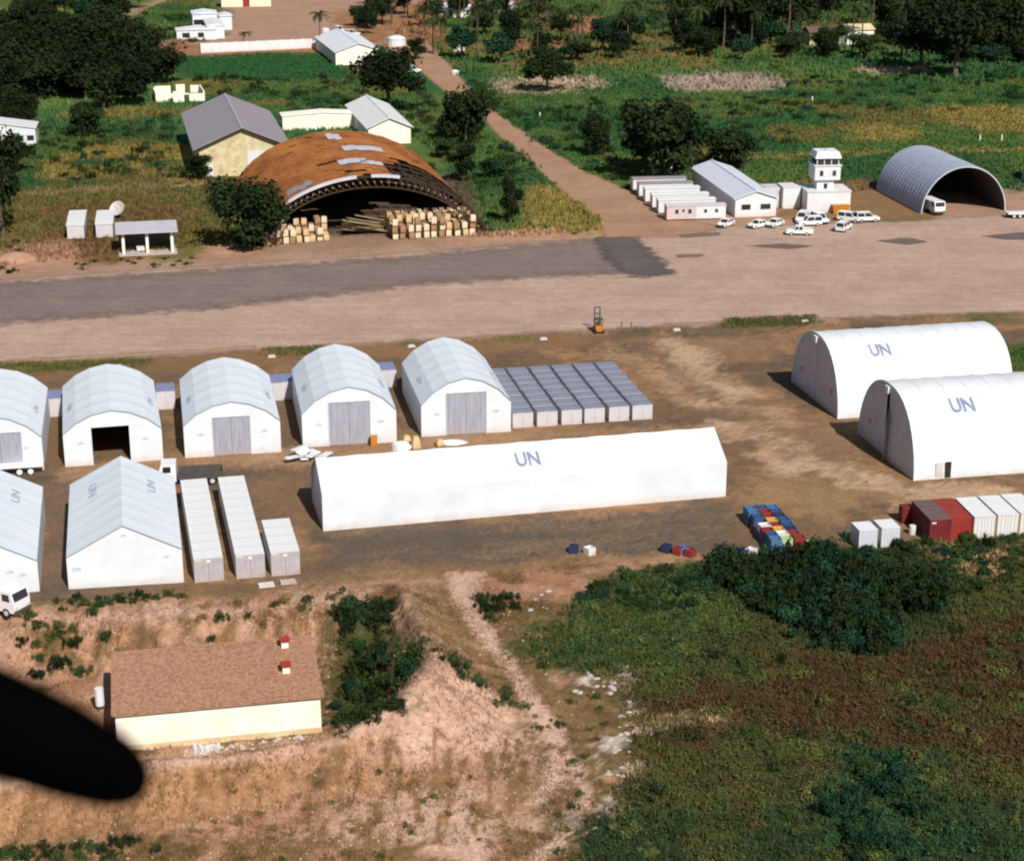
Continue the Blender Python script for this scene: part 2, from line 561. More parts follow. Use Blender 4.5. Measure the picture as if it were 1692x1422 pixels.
JIT = [(RNG.normal(0, 1.0, GX.shape), RNG.normal(0, 1.0, GX.shape)) for _ in range(4)]
def paint(poly, a, b, warp=1.0, frac=None, soft=1.1):
    """lay a land cover inside a photo-pixel outline; the border is warped by noise and feathered over a metre or two"""
    xs = [p[0] for p in poly]; ys = [p[1] for p in poly]
    box = (PX > min(xs) - 160) & (PX < max(xs) + 160) & (PY > min(ys) - 60) & (PY < max(ys) + 60) & ~behind
    ii = np.nonzero(box)
    if len(ii[0]) == 0:
        return
    x, y, sp = GX[ii], GY[ii], scale_px[ii]
    acc = np.zeros(len(x))
    for jx, jy in JIT:
        qx = PX[ii] + (wxm[ii] * warp + jx[ii] * soft) * sp
        qy = PY[ii] + (wym[ii] * warp + jy[ii] * soft) * sp * .33
        acc += in_poly(qx, qy, poly)
    acc /= len(JIT)
    if frac is not None:
        thr, s, seed = frac
        acc *= sstep(thr - .05, thr + .05, fbm(x, y, s, seed) + JIT[0][0][ii] * .012)
    k = acc[:, None]
    CA[ii] = CA[ii] * (1 - k) + np.array(a) * k
    CB[ii] = CB[ii] * (1 - k) + np.array(b) * k

G_MEADOW = ((.050, .120, .032), (.105, .145, .038))
G_LUSH = ((.024, .088, .032), (.050, .112, .034))
G_YELLOW = ((.32, .225, .065), (.19, .16, .045))
G_LAWN = ((.020, .075, .026), (.034, .090, .028))
G_OLIVE = ((.19, .135, .045), (.105, .115, .030))
G_EARTH = ((.36, .19, .105), (.22, .105, .05))
G_PINK = ((.40, .25, .175), (.32, .19, .13))
G_YARD = ((.34, .185, .088), (.14, .096, .062))
G_YARDD = ((.105, .078, .056), (.20, .125, .072))
G_SAND = ((.52, .36, .24), (.37, .225, .13))
G_SOIL = ((.47, .285, .19), (.33, .165, .085))
G_SOILP = ((.56, .37, .27), (.44, .26, .175))
G_SCRUB = ((.26, .15, .07), (.10, .07, .028))
G_BRUSH = ((.050, .066, .020), (.062, .052, .018))
G_CHALK = ((.66, .58, .52), (.50, .38, .30))

CA[:] = G_MEADOW[0]
CB[:] = G_MEADOW[1]
BIG = [(-900, -40), (2600, -40), (2600, 330), (-900, 330)]
paint(BIG, *G_LUSH, frac=(.50, 30, 11))
paint(BIG, *G_OLIVE, frac=(.66, 22, 31))
# meadow patches right of the road
paint([(1180, 190), (1400, 180), (1692, 170), (2100, 170), (2100, 262), (1692, 262), (1420, 262), (1200, 250)], *G_OLIVE, frac=(.56, 14, 5))
paint([(1540, 178), (1692, 172), (2000, 172), (2000, 222), (1692, 222), (1610, 220), (1560, 200)], *G_YELLOW, warp=1.5)
paint([(1390, 212), (1450, 205), (1530, 215), (1500, 232), (1420, 236)], *G_YELLOW, warp=1.2)
paint([(1480, 252), (1692, 244), (1692, 252), (1480, 258)], *G_YELLOW)
paint([(1120, 256), (1460, 250), (1460, 258), (1120, 262)], *G_YELLOW)
# clearings among the palms
paint([(640, 60), (1180, 60), (1180, 112), (860, 112), (760, 96), (690, 70)], *G_OLIVE, frac=(.45, 16, 71))
paint([(895, 25), (985, 28), (1010, 55), (950, 58), (880, 42)], *G_EARTH, warp=1.2)
paint([(790, -20), (1060, -20), (1010, 22), (850, 26), (800, 14)], *G_MEADOW)
paint([(700, -30), (870, -30), (860, 8), (720, 14)], *G_PINK)
paint([(820, 70), (940, 66), (930, 80), (830, 86)], *G_EARTH)
paint([(1330, 40), (1450, 40), (1450, 72), (1330, 74)], *G_OLIVE)
paint([(1490, 60), (1545, 72), (1530, 84), (1480, 78)], *G_EARTH)
# gravelly plots
paint([(1092, 124), (1210, 121), (1270, 124), (1306, 140), (1260, 150), (1130, 152), (1096, 140)], (.42, .33, .27), (.24, .17, .12), warp=.5)
paint([(1415, 113), (1545, 110), (1548, 120), (1420, 122)], (.42, .33, .26), (.30, .22, .16), warp=.5)
paint([(800, 135), (870, 128), (945, 128), (1000, 132), (1006, 146), (900, 156), (820, 152)], (.50, .38, .29), (.20, .16, .08), warp=.8)
# walled compound at the far left
paint([(440, -30), (720, -40), (715, 72), (600, 75), (540, 68), (330, 75), (270, 88), (250, 70), (372, 62), (380, 10)], *G_PINK)
paint([(545, 20), (720, 0), (740, 60), (700, 80), (560, 66)], *G_EARTH)
paint([(270, 72), (540, 76), (570, 78), (610, 118), (590, 128), (556, 90), (430, 88), (270, 98)], *G_EARTH, warp=.5)
paint([(280, 96), (430, 88), (540, 88), (575, 110), (585, 130), (470, 138), (330, 132), (285, 118)], *G_LAWN, warp=.5)
paint([(-60, -20), (110, -20), (80, 28), (-60, 40)], (.10, .12, .03), (.06, .10, .025))
paint([(-60, 14), (100, 12), (100, 18), (-60, 22)], *G_YELLOW)
paint([(130, 46), (180, 34), (230, 10), (270, -8), (300, -8), (236, 22), (190, 46), (150, 54)], (.36, .24, .15), (.28, .18, .10), warp=.4)
# left verge of the strip
paint([(60, 262), (200, 240), (340, 240), (320, 300), (150, 305), (70, 300)], *G_YELLOW, frac=(.40, 9, 13))
paint([(-200, 318), (440, 302), (420, 420), (-200, 470)], *G_OLIVE)
paint([(60, 340), (300, 330), (330, 400), (200, 440), (60, 440)], (.20, .115, .05), (.14, .085, .035), frac=(.42, 10, 21))
paint([(-40, 440), (20, 405), (120, 398), (140, 452), (-40, 462)], *G_SOIL, warp=.6)
paint([(215, 425), (255, 425), (250, 450), (215, 452)], *G_SOIL, warp=.3)
paint([(30, 318), (350, 302), (350, 307), (30, 323)], (.36, .25, .13), (.25, .18, .09), warp=.25)
paint([(340, 402), (440, 412), (560, 406), (640, 410), (810, 385), (900, 378), (1012, 372), (1010, 394), (640, 425), (330, 438)], *G_SOIL, warp=.5)
paint([(870, 312), (960, 318), (1010, 380), (870, 384)], *G_YELLOW, warp=.8)
# aprons and yard
paint([(432, 396), (500, 350), (760, 340), (800, 386), (640, 424), (440, 424)], (.33, .21, .15), (.26, .16, .11), warp=.3)
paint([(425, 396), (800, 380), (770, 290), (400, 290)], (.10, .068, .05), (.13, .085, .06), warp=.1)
paint([(-400, 470), (1010, 388), (1000, 330), (2300, 300), (2300, 545), (1000, 550), (-400, 640)], *G_PINK, warp=.4)
paint([(1290, 300), (1440, 300), (1560, 352), (1500, 376), (1280, 362)], (.26, .15, .075), (.2, .115, .06), warp=.6)
paint([(1405, 362), (1530, 355), (1540, 378), (1470, 385)], *G_OLIVE, warp=.8)
yard = [(-500, 640), (0, 606), (420, 580), (980, 548), (1180, 540), (1692, 520), (2400, 500), (2400, 850), (1692, 884), (1420, 905), (1240, 912), (1000, 935), (640, 950), (300, 985), (0, 1003), (-500, 1030)]
paint(yard, *G_YARD, warp=.4)
paint(yard, *G_YARDD, frac=(.52, 14, 91))
paint([(-500, 640), (0, 606), (420, 580), (980, 548), (980, 575), (640, 592), (0, 632), (-500, 665)], (.26, .14, .075), (.20, .12, .06), warp=.5)
paint([(0, 603), (230, 598), (235, 606), (0, 614)], (.06, .055, .02), (.10, .08, .03), warp=.5)
paint([(440, 578), (530, 574), (530, 584), (445, 588)], (.07, .06, .02), (.10, .08, .03), warp=.5)
paint([(620, 566), (880, 553), (900, 563), (640, 574)], *G_OLIVE, warp=.6, frac=(.45, 6, 3))
paint([(1190, 529), (1340, 521), (1350, 534), (1250, 542), (1190, 541)], (.055, .062, .020), (.09, .08, .03), warp=.6)
paint([(1380, 520), (1440, 516), (1620, 508), (1692, 505), (1692, 530), (1640, 540), (1560, 524), (1400, 532)], (.085, .08, .03), (.22, .14, .075), warp=.8)
paint([(1640, 575), (1760, 560), (1760, 615), (1660, 615)], *G_MEADOW)
paint([(1010, 560), (1130, 548), (1290, 560), (1305, 640), (1180, 640), (1060, 600)], (.30, .175, .095), (.20, .12, .066), frac=(.4, 9, 8))
paint([(540, 885), (1200, 828), (1230, 850), (1220, 905), (1000, 930), (760, 925), (600, 930), (545, 915)], (.100, .083, .068), (.140, .102, .074), warp=.7)
paint([(1080, 590), (1180, 640), (1240, 720), (1230, 830), (1200, 760), (1180, 705), (1085, 700), (1090, 650)], (.12, .085, .056), (.19, .12, .07), warp=.8)
paint([(80, 660), (104, 660), (108, 775), (80, 775)], (.22, .12, .06), (.16, .10, .058), warp=.2)
paint([(68, 800), (112, 800), (112, 985), (68, 985)], (.155, .108, .075), (.20, .13, .085), warp=.2)
# driven lane between the halls
paint([(1060, 560), (1150, 556), (1220, 640), (1330, 700), (1420, 760), (1500, 800), (1640, 802), (2000, 790), (2000, 815), (1600, 832), (1400, 830), (1290, 800), (1210, 740), (1150, 660)], *G_SAND, warp=1.0, frac=(.40, 6, 15))
_r = np.random.default_rng(77)
for _k in range(26):                                      # wheel-worn streaks crossing the yard
    t0 = _r.random() * .6
    cx0, cy0 = 1040 + 430 * t0 + _r.normal(0, 45), 575 + 215 * t0 + _r.normal(0, 14)
    ln = _r.uniform(60, 190); w_ = _r.uniform(2.5, 7)
    sl = _r.uniform(.38, .75)
    paint([(cx0, cy0), (cx0 + ln, cy0 + ln * sl), (cx0 + ln + w_ * 2, cy0 + ln * sl), (cx0 + w_ * 2, cy0)], *( ((.46, .29, .17), (.36, .21, .115)) if _r.random() < .7 else ((.15, .10, .06), (.2, .13, .075)) ), warp=.5, soft=.9)
for _k in range(16):
    cx0, cy0 = _r.uniform(560, 1180), _r.uniform(850, 925)
    ln = _r.uniform(80, 260)
    paint([(cx0, cy0), (cx0 + ln, cy0 - ln * .08), (cx0 + ln, cy0 - ln * .08 + 4), (cx0, cy0 + 5)], (.26, .165, .095), (.19, .12, .07), warp=.6, soft=1.0)
paint([(1200, 640), (1300, 640), (1400, 720), (1480, 800), (1440, 800), (1300, 740)], (.26, .155, .085), (.20, .12, .066), frac=(.5, 5, 25))
paint([(1220, 780), (1480, 810), (1520, 850), (1400, 880), (1230, 860)], (.34, .205, .105), (.24, .145, .075), frac=(.44, 6, 35))
paint([(1200, 860), (1340, 855), (1420, 905), (1340, 920), (1240, 915)], (.20, .125, .07), (.15, .10, .06))
paint([(520, 775), (640, 758), (1190, 705), (850, 705), (640, 735), (500, 735), (300, 745), (80, 775), (100, 800), (290, 775)], (.35, .215, .125), (.26, .15, .08), warp=.5)
paint([(390, 790), (520, 780), (525, 870), (440, 850)], (.165, .108, .068), (.23, .14, .08), warp=.6)
for _p in ([(-40, 600), (245, 594), (245, 605), (-40, 616)], [(432, 577), (535, 571), (535, 584), (440, 588)], [(1188, 527), (1345, 520), (1345, 536), (1188, 542)]):
    paint(_p, (.060, .075, .022), (.10, .095, .03), warp=.4)
# foot of the yard
paint([(-500, 1032), (0, 1004), (300, 986), (640, 948), (960, 922), (1150, 905), (1180, 925), (1000, 950), (800, 975), (640, 990), (300, 1010), (-500, 1060)], (.33, .19, .10), (.24, .13, .06), warp=.6)
LOW = [(-500, 1012), (300, 1000), (650, 960), (960, 935), (1150, 918), (1180, 935), (1000, 970), (940, 1010), (870, 1060), (900, 1110), (1010, 1125), (1070, 1190), (1060, 1290), (1010, 1370), (1000, 1422), (1000, 1700), (-500, 1700)]
paint(LOW, *G_SOIL, warp=.5)
paint([(680, 970), (820, 945), (960, 930), (1180, 930), (1000, 990), (900, 1080), (1010, 1120), (1060, 1200), (1020, 1422), (850, 1422), (930, 1290), (850, 1120), (760, 1010)], *G_SCRUB, frac=(.42, 5, 19))
paint([(680, 985), (720, 1000), (860, 1160), (830, 1170), (740, 1080), (700, 1060)], *G_SCRUB, warp=.5, frac=(.35, 3.5, 29))
paint([(870, 1050), (1010, 1100), (1070, 1190), (1050, 1290), (990, 1422), (900, 1422), (950, 1260), (900, 1160)], *G_SCRUB, frac=(.40, 4, 23))
paint(LOW, *G_SCRUB, frac=(.66, 3.2, 39))
paint([(0, 1030), (520, 1005), (560, 1060), (180, 1080), (0, 1110)], *G_SCRUB, frac=(.56, 4, 49))
paint([(680, 1095), (770, 1105), (880, 1190), (900, 1300), (760, 1250), (560, 1260), (640, 1215)], *G_SOILP, warp=.5)
paint([(520, 1340), (760, 1290), (900, 1330), (800, 1422), (500, 1422)], *G_SOILP, frac=(.38, 5, 59))
paint([(-200, 1290), (280, 1255), (480, 1260), (420, 1360), (-200, 1400)], (.42, .23, .12), (.30, .16, .08), warp=.6)
paint([(0, 1400), (120, 1385), (480, 1395), (860, 1400), (860, 1500), (0, 1500)], *G_SCRUB, frac=(.45, 3, 69))
paint([(545, 1010), (640, 1000), (690, 1080), (690, 1180), (560, 1215), (540, 1100)], (.10, .075, .03), (.05, .06, .02), warp=.6)
def streaks(poly, a, b, sx, sy, thr, seed, skew=0.0):
    """dry growth in strips running down a slope"""
    xs = [p[0] for p in poly]; ys = [p[1] for p in poly]
    ii = np.nonzero((PX > min(xs)) & (PX < max(xs)) & (PY > min(ys)) & (PY < max(ys)) & ~behind)
    x, y = GX[ii], GY[ii]
    k = in_poly(PX[ii] + wxm[ii] * 6, PY[ii] + wym[ii] * 3, poly) * sstep(thr - .05, thr + .07, fbm((x + skew * y) / sx, y / sy, 1.0, seed))
    CA[ii] = CA[ii] * (1 - k[:, None]) + np.array(a) * k[:, None]
    CB[ii] = CB[ii] * (1 - k[:, None]) + np.array(b) * k[:, None]
streaks([(-100, 1010), (300, 998), (655, 965), (640, 1010), (540, 1080), (180, 1090), (-100, 1120)], (.26, .14, .065), (.17, .105, .045), .7, 4.0, .56, 5)
streaks([(-100, 1290), (280, 1255), (600, 1215), (860, 1200), (900, 1300), (760, 1400), (-100, 1422)], (.28, .15, .072), (.19, .11, .052), .6, 3.0, .58, 6)
streaks([(680, 975), (740, 1000), (880, 1150), (860, 1180), (760, 1110), (700, 1050)], (.17, .10, .045), (.11, .085, .032), 1.1, 4.0, .46, 7, .6)
for _k in range(len(CREST_PX) - 1):                       # pale relief light painted into the soil along the bank crests
    (xa, ya, _), (xb, yb, _) = CREST_PX[_k], CREST_PX[_k + 1]
    _w = 9
    paint([(xa - _w, ya - _w), (xb - _w, yb - _w), (xb + _w, yb + _w), (xa + _w, ya + _w)], *G_SOILP, warp=.25, soft=.6)
paint([(690, 985), (735, 1010), (800, 1080), (850, 1150), (800, 1140), (745, 1080), (715, 1050)], (.20, .115, .05), (.36, .21, .12), warp=.5)
paint([(0, 1012), (300, 1000), (640, 965), (640, 985), (300, 1025), (0, 1040)], *G_SOILP, warp=.7, frac=(.45, 4, 83))
# scrubby ground on both sides of the footpath
paint([(715, 985), (770, 960), (830, 1000), (900, 1110), (985, 1210), (975, 1330), (900, 1400), (840, 1380), (890, 1300), (870, 1220), (800, 1120), (740, 1040)], (.25, .145, .07), (.13, .09, .038), warp=.6, frac=(.38, 3.5, 97))
# path along the mound
paint([(740, 945), (800, 945), (790, 990), (830, 1060), (880, 1140), (920, 1190), (945, 1240), (930, 1290), (890, 1330), (870, 1325), (905, 1280), (905, 1240), (870, 1180), (840, 1110), (780, 1040), (750, 985)], (.60, .41, .31), (.52, .33, .24), warp=.12, soft=.35)
paint([(930, 1250), (960, 1260), (985, 1330), (930, 1400), (880, 1430), (870, 1425), (940, 1350), (955, 1310)], (.58, .39, .29), (.50, .32, .23), warp=.12, soft=.35)
# dark brushland
BRUSH = [(1170, 925), (1330, 912), (1500, 900), (1692, 885), (2400, 850), (2400, 1700), (900, 1700), (960, 1422), (990, 1370), (1040, 1290), (1060, 1190), (1000, 1120), (880, 1090), (860, 1060), (940, 1010), (1000, 960), (1100, 940)]
paint(BRUSH, *G_BRUSH, warp=1.0)
paint([(1060, 1150), (1250, 1110), (1480, 1060), (1692, 1020), (2400, 980), (2400, 1270), (1692, 1270), (1500, 1240), (1300, 1260), (1150, 1250), (1080, 1230)], (.066, .033, .015), (.050, .040, .015), warp=1.8, frac=(.40, 7, 17))
paint([(960, 1330), (1300, 1330), (1700, 1300), (2400, 1300), (2400, 1700), (900, 1700)], (.022, .046, .018), (.036, .050, .018), warp=1.4, frac=(.36, 8, 27))
paint([(1380, 1260), (1480, 1240), (1570, 1290), (1600, 1420), (1350, 1420)], (.018, .054, .025), (.028, .05, .02), warp=1.4)
paint([(1230, 920), (1500, 905), (1580, 980), (1500, 1080), (1350, 1060), (1230, 1000)], (.016, .034, .016), (.024, .04, .016), warp=.6)
paint([(1000, 950), (1170, 930), (1240, 1040), (1080, 1110), (900, 1100), (870, 1060)], (.075, .085, .024), (.034, .072, .026), warp=.8)
paint([(960, 1110), (1010, 1105), (1030, 1135), (1060, 1190), (1040, 1290), (985, 1380), (965, 1375), (1000, 1290), (1020, 1230), (1000, 1160), (950, 1135)], *G_CHALK, warp=.9, frac=(.52, 2.2, 79))
paint([(1480, 925), (1580, 905), (1700, 905), (1690, 935), (1600, 965), (1540, 950)], (.42, .27, .15), (.30, .19, .10), warp=.8, frac=(.5, 4, 89))
paint([(1080, 1185), (1190, 1175), (1190, 1190), (1090, 1200)], *G_SAND, warp=.3)

gn = len(gx)
idx = np.arange(GX.size).reshape(GX.shape)
GF = np.stack([idx[:-1, :-1], idx[:-1, 1:], idx[1:, 1:], idx[1:, :-1]], -1).reshape(-1, 4)
GV = np.stack([GX, GY, GZ], -1).reshape(-1, 3)
gme = np_mesh('ground', GV, GF, M_GROUND, attrs={'cover_a': CA.reshape(-1, 3), 'cover_b': CB.reshape(-1, 3)})
gme.polygons.foreach_set('use_smooth', np.ones(len(GF), bool))
tag(link('ground', gme), kind='structure')

def cover_at(X, Y, mixv):
    i = np.clip(np.searchsorted(gy, Y), 1, len(gy) - 1); j = np.clip(np.searchsorted(gx, X), 1, len(gx) - 1)
    i = np.where(np.abs(gy[i] - Y) < np.abs(gy[i - 1] - Y), i, i - 1); j = np.where(np.abs(gx[j] - X) < np.abs(gx[j - 1] - X), j, j - 1)
    return CA[i, j] * (1 - mixv)[:, None] + CB[i, j] * mixv[:, None]

def sheet(name, poly_px, z, a, b, step=1.4, margin=2.2):
    """flat packed surface with a ragged border, lying a little above the ground"""
    W = [gp(x, y) for x, y in poly_px]
    pts = [(p.x, p.y) for p in W]
    x0, x1 = min(p[0] for p in pts) - margin, max(p[0] for p in pts) + margin
    y0, y1 = min(p[1] for p in pts) - margin, max(p[1] for p in pts) + margin
    xs = np.arange(x0, x1 + step, step)
    ys = np.arange(y0, y1 + step, step)
    X, Y = np.meshgrid(xs, ys)
    d, _ = seg_dist(X, Y, pts + [pts[0]])
    sd = np.where(in_poly(X, Y, pts), d, -d)
    keep = sd > -margin
    ids = np.arange(X.size).reshape(X.shape)
    F = np.stack([ids[:-1, :-1], ids[:-1, 1:], ids[1:, 1:], ids[1:, :-1]], -1).reshape(-1, 4)
    kf = keep.ravel()
    F = F[kf[F].any(1)]
    used = np.unique(F)
    rm = np.full(X.size, -1); rm[used] = np.arange(len(used))
    V = np.stack([X.ravel()[used], Y.ravel()[used], np.full(len(used), z)], -1)
    e = np.clip(.5 + sd.ravel()[used] / (2 * margin), 0, 1.0)
    n = len(used)
    me = np_mesh(name, V, rm[F], M_SHEET, attrs={'edge': e, 'cover_a': np.tile(a, (n, 1)), 'cover_b': np.tile(b, (n, 1))})
    return tag(link(name, me), kind='structure')

sheet('apron', [(-420, 495), (0, 462), (640, 420), (1012, 392), (1120, 376), (1300, 372), (1500, 366), (1692, 352), (2100, 340), (2100, 500), (1692, 515), (1180, 532), (980, 545), (420, 578), (0, 602), (-420, 632)],
      .012, (.485, .345, .272), (.385, .262, .20), margin=3.0)
sheet('taxiway', [(-420, 502), (0, 470), (640, 428), (990, 396), (1040, 398), (1100, 452), (960, 452), (700, 468), (350, 508), (0, 533), (-420, 560)],
      .024, (.245, .185, .165), (.19, .143, .13), margin=6.5)
ROAD = [(1140, 392), (998, 393), (992, 366), (924, 311), (867, 263), (814, 215), (795, 187), (733, 150), (685, 109), (634, 78), (634, 58), (706, 68), (746, 111), (786, 159), (856, 211), (906, 246), (967, 283), (1045, 318), (1105, 359), (1195, 375)]
sheet('dirt_road', ROAD, .02, (.41, .25, .16), (.33, .19, .115), step=1.6, margin=1.6)
sheet('asphalt_patch', [(985, 394), (1048, 392), (1110, 452), (1045, 458), (1000, 425)], .036, (.115, .098, .095), (.15, .12, .11), 1.0, 3.2)
sheet('asphalt_patch', [(1232, 406), (1300, 403), (1345, 407), (1300, 412)], .030, (.14, .11, .10), (.17, .13, .11), .8, 1.2)
sheet('asphalt_patch', [(1448, 398), (1500, 393), (1535, 400), (1500, 405)], .030, (.15, .12, .11), (.17, .13, .11), .8, 1.2)
sheet('asphalt_patch', [(1620, 390), (1692, 384), (1760, 386), (1760, 396), (1660, 396)], .030, (.14, .11, .105), (.17, .13, .11), .8, 1.2)
sheet('asphalt_patch', [(1120, 388), (1185, 384), (1190, 389), (1130, 393)], .030, (.19, .14, .12), (.2, .14, .11), .8, 1.0)
sheet('asphalt_patch', [(1118, 421), (1160, 420), (1160, 424), (1120, 426)], .030, (.19, .14, .12), (.2, .14, .11), .8, 1.0)
sheet('sandy_margin', [(0, 596), (420, 572), (420, 577), (0, 602)], .018, (.42, .28, .19), (.36, .22, .14), .9, 1.0)

# ------------------------------------------------------------------ lettering
def text_mesh(txt):
    c = bpy.data.curves.new('lettering', 'FONT')
    c.body = txt
    c.align_x = 'CENTER'
    c.align_y = 'CENTER'
    c.size = 1.0
    c.extrude = 0.004
    c.offset = 0.022
    o = bpy.data.objects.new('lettering_source', c)
    COL.objects.link(o)
    dg = bpy.context.evaluated_depsgraph_get()
    me = bpy.data.meshes.new_from_object(o.evaluated_get(dg))
    bpy.data.objects.remove(o)
    me.materials.clear()
    me.materials.append(M_LETTER)
    return me
UN = text_mesh('UN')
UN_FAINT = UN.copy()
UN_FAINT.materials.clear()
UN_FAINT.materials.append(mat('lettering_faded', (.33, .38, .48), (.46, .51, .58), 1.6, .7))

def lettering(parent, origin, xdir, ydir, sx, sy, faint=False):
    o = link('lettering', UN_FAINT if faint else UN, parent)
    x = Vector(xdir).normalized()
    n = x.cross(Vector(ydir)).normalized()
    y = n.cross(x)
    p = Vector(origin) + n * .04
    o.matrix_basis = Matrix(((x.x * sx, y.x * sy, n.x, p.x), (x.y * sx, y.y * sy, n.y, p.y), (x.z * sx, y.z * sy, n.z, p.z), (0, 0, 0, 1)))
    return o

# ------------------------------------------------------------------ fabric storage halls
def hp(prof, x):
    return float(np.interp(x, [p[0] for p in prof], [p[1] for p in prof]))

def wall_piece(mb, prof, x0, x1, zlow, y):
    xs = [x0] + [p[0] for p in prof if x0 + 1e-3 < p[0] < x1 - 1e-3] + [x1]
    pts = [(x0, y, zlow), (x1, y, zlow)] + [(x, y, hp(prof, x)) for x in reversed(xs)]
    mb.poly(pts)

def hall(name, A, B, depth, prof_unit, he, ht, label, group, door=None, angle=None, bays=5, wall_mats=(None, None), letters=(), front_marks=(), side_mat=None, roof_mat=None):
    """A, B: photo pixels of the front wall's foot; local frame: x along the front, y to the back"""
    a, b = gp(*A), gp(*B)
    w = (b - a).length
    th = math.atan2(b.y - a.y, b.x - a.x) if angle is None else R(angle)
    root = empty(name, (a + b) / 2, th)
    tag(root, label, 'tent hall', group)
    roof_mat = roof_mat or M_ROOFW
    side_mat = side_mat or M_WHITE
    prof = [(u * w, he + v * (ht - he)) for u, v in prof_unit]      # eave to eave over the top
    # roof membrane, sagging slightly between the frames
    sub = 4
    ny = bays * sub
    mb = MB()
    rows = []
    for i in range(ny + 1):
        y = -.12 + (depth + .24) * i / ny
        sag = .05 * math.sin(math.pi * (i % sub) / sub)
        rows.append([(x, y, z - sag * (0 if k in (0, len(prof) - 1) else 1)) for k, (x, z) in enumerate(prof)])
    n = len(prof)
    for r in rows:
        mb.v += r
    for i in range(ny):
        for k in range(n - 1):
            mb.f.append((i * n + k, i * n + k + 1, (i + 1) * n + k + 1, (i + 1) * n + k))
    roof = mb.build('roof', roof_mat, root)
    for i in range(bays + 1):                                        # frame seams
        y = -.12 + (depth + .24) * i / bays
        sm = MB()
        for k in range(n - 1):
            (xa, za), (xb, zb) = prof[k], prof[k + 1]
            sm.quad((xa, y - .09, za + .025), (xb, y - .09, zb + .025), (xb, y + .09, zb + .025), (xa, y + .09, za + .025))
        sm.build('seam', M_SEAM, roof)
    for sgn in (-1, 1):
        x = prof[0][0] if sgn < 0 else prof[-1][0]
        s = MB()
        for i in range(bays):
            y0, y1 = depth * i / bays, depth * (i + 1) / bays
            s.quad((x, y0, 0), (x, y1, 0), (x, y1, he), (x, y0, he))
        s.build('side_wall', side_mat, root)
    f = MB()
    hw = w / 2
    if door:
        dx, dw, dh, kind = door
        wall_piece(f, prof, -hw, dx - dw / 2, 0, 0)
        wall_piece(f, prof, dx + dw / 2, hw, 0, 0)
        wall_piece(f, prof, dx - dw / 2, dx + dw / 2, dh, 0)
        fr = MB()
        fr.box(dx - dw / 2 - .12, dx - dw / 2, -.05, .12, 0, dh + .12)
        fr.box(dx + dw / 2, dx + dw / 2 + .12, -.05, .12, 0, dh + .12)
        fr.box(dx - dw / 2, dx + dw / 2, -.05, .12, dh, dh + .12)
        fr.build('door_frame', M_SEAM, root)
        if kind == 'closed':
            for sgn in (-1, 1):
                d = MB()
                x0, x1 = (dx - dw / 2, dx - .02) if sgn < 0 else (dx + .02, dx + dw / 2)
                m = 7
                for k in range(m):                                   # ribbed sheet leaf
                    xa, xb = x0 + (x1 - x0) * k / m, x0 + (x1 - x0) * (k + 1) / m
                    off = .03 if k % 2 else .07
                    d.box(xa, xb - .003, off, off + .06, .05, dh - .02)
                d.build('door_leaf', M_DOORGREY, root)
    else:
        wall_piece(f, prof, -hw, hw, 0, 0)
    front = f.build('front_wall', wall_mats[0] or M_WHITE, root)
    bk = MB()
    wall_piece(bk, prof, -hw, hw, 0, depth)
    bk.build('back_wall', wall_mats[1] or M_WHITE, root)
    for k, v, yy, sx, sy, flip in letters:                            # on roof facet k, v along the facet, yy depth share
        (xa, za), (xb, zb) = prof[k], prof[k + 1]
        pos = (xa + (xb - xa) * v, depth * yy, za + (zb - za) * v)
        up = (xb - xa, 0, zb - za)
        if flip < 0:
            lettering(root, pos, (0, -1, 0), up, sx, sy, True)
        else:
            lettering(root, pos, (0, 1, 0), (xa - xb, 0, za - zb), sx, sy, True)
    for fx, fz, s in front_marks:
        lettering(root, (fx * w, 0, fz), (1, 0, 0), (0, 0, 1), s, s, True)
    return root, w, prof

ARCH = [(-.5, 0), (-.36, .50), (-.19, .84), (0, 1), (.19, .84), (.36, .50), (.5, 0)]
GABLE = [(-.5, 0), (0, 1), (.5, 0)]
GRP1 = 'storage halls with faceted roofs in a row'
DL = [(0, .55, .42, 2.0, 1.0, -1), (5, .45, .42, 2.0, 1.0, 1)]
FM = [(-.33, 2.9, .5), (.33, 2.9, .5)]
hall('storage_tent', (-90, 786), (73, 776.5), 20.0, ARCH, 4.3, 7.2, 'white faceted hall with long trailer parked along its front wall', GRP1, (.9, 5.0, 5.0, 'closed'), 11.5, letters=DL, front_marks=FM)
hall('storage_tent', (108, 772), (270, 759), 20.0, ARCH, 4.2, 6.9, 'white faceted hall whose front doorway stands open and dark', GRP1, (-.25, 4.5, 4.8, 'open'), 13.3, letters=DL, front_marks=FM)
hall('storage_tent', (306, 756), (465, 747), 19.5, ARCH, 4.2, 7.0, 'white faceted hall with grey door, next to the hall with the open doorway', GRP1, (-.1, 4.6, 5.0, 'closed'), 11.2, letters=DL, front_marks=FM)
hall('storage_tent', (500.5, 738), (656, 731.5), 19.5, ARCH, 4.4, 7.7, 'white faceted hall with grey door behind the heap of white sheets', GRP1, (0, 5.2, 5.7, 'closed'), 10.2, letters=DL, front_marks=FM)
hall('storage_tent', (696, 720), (845, 714.5), 19.2, ARCH, 4.2, 7.6, 'white faceted hall with grey door touching the block of slate-roofed containers', GRP1, (0, 5.2, 5.6, 'closed'), 10.6, letters=DL, front_marks=FM)
GL = [(0, .45, .72, 2.6, 1.4, -1), (1, .55, .72, 2.6, 1.4, 1)]
GRP2 = 'pitched storage halls'
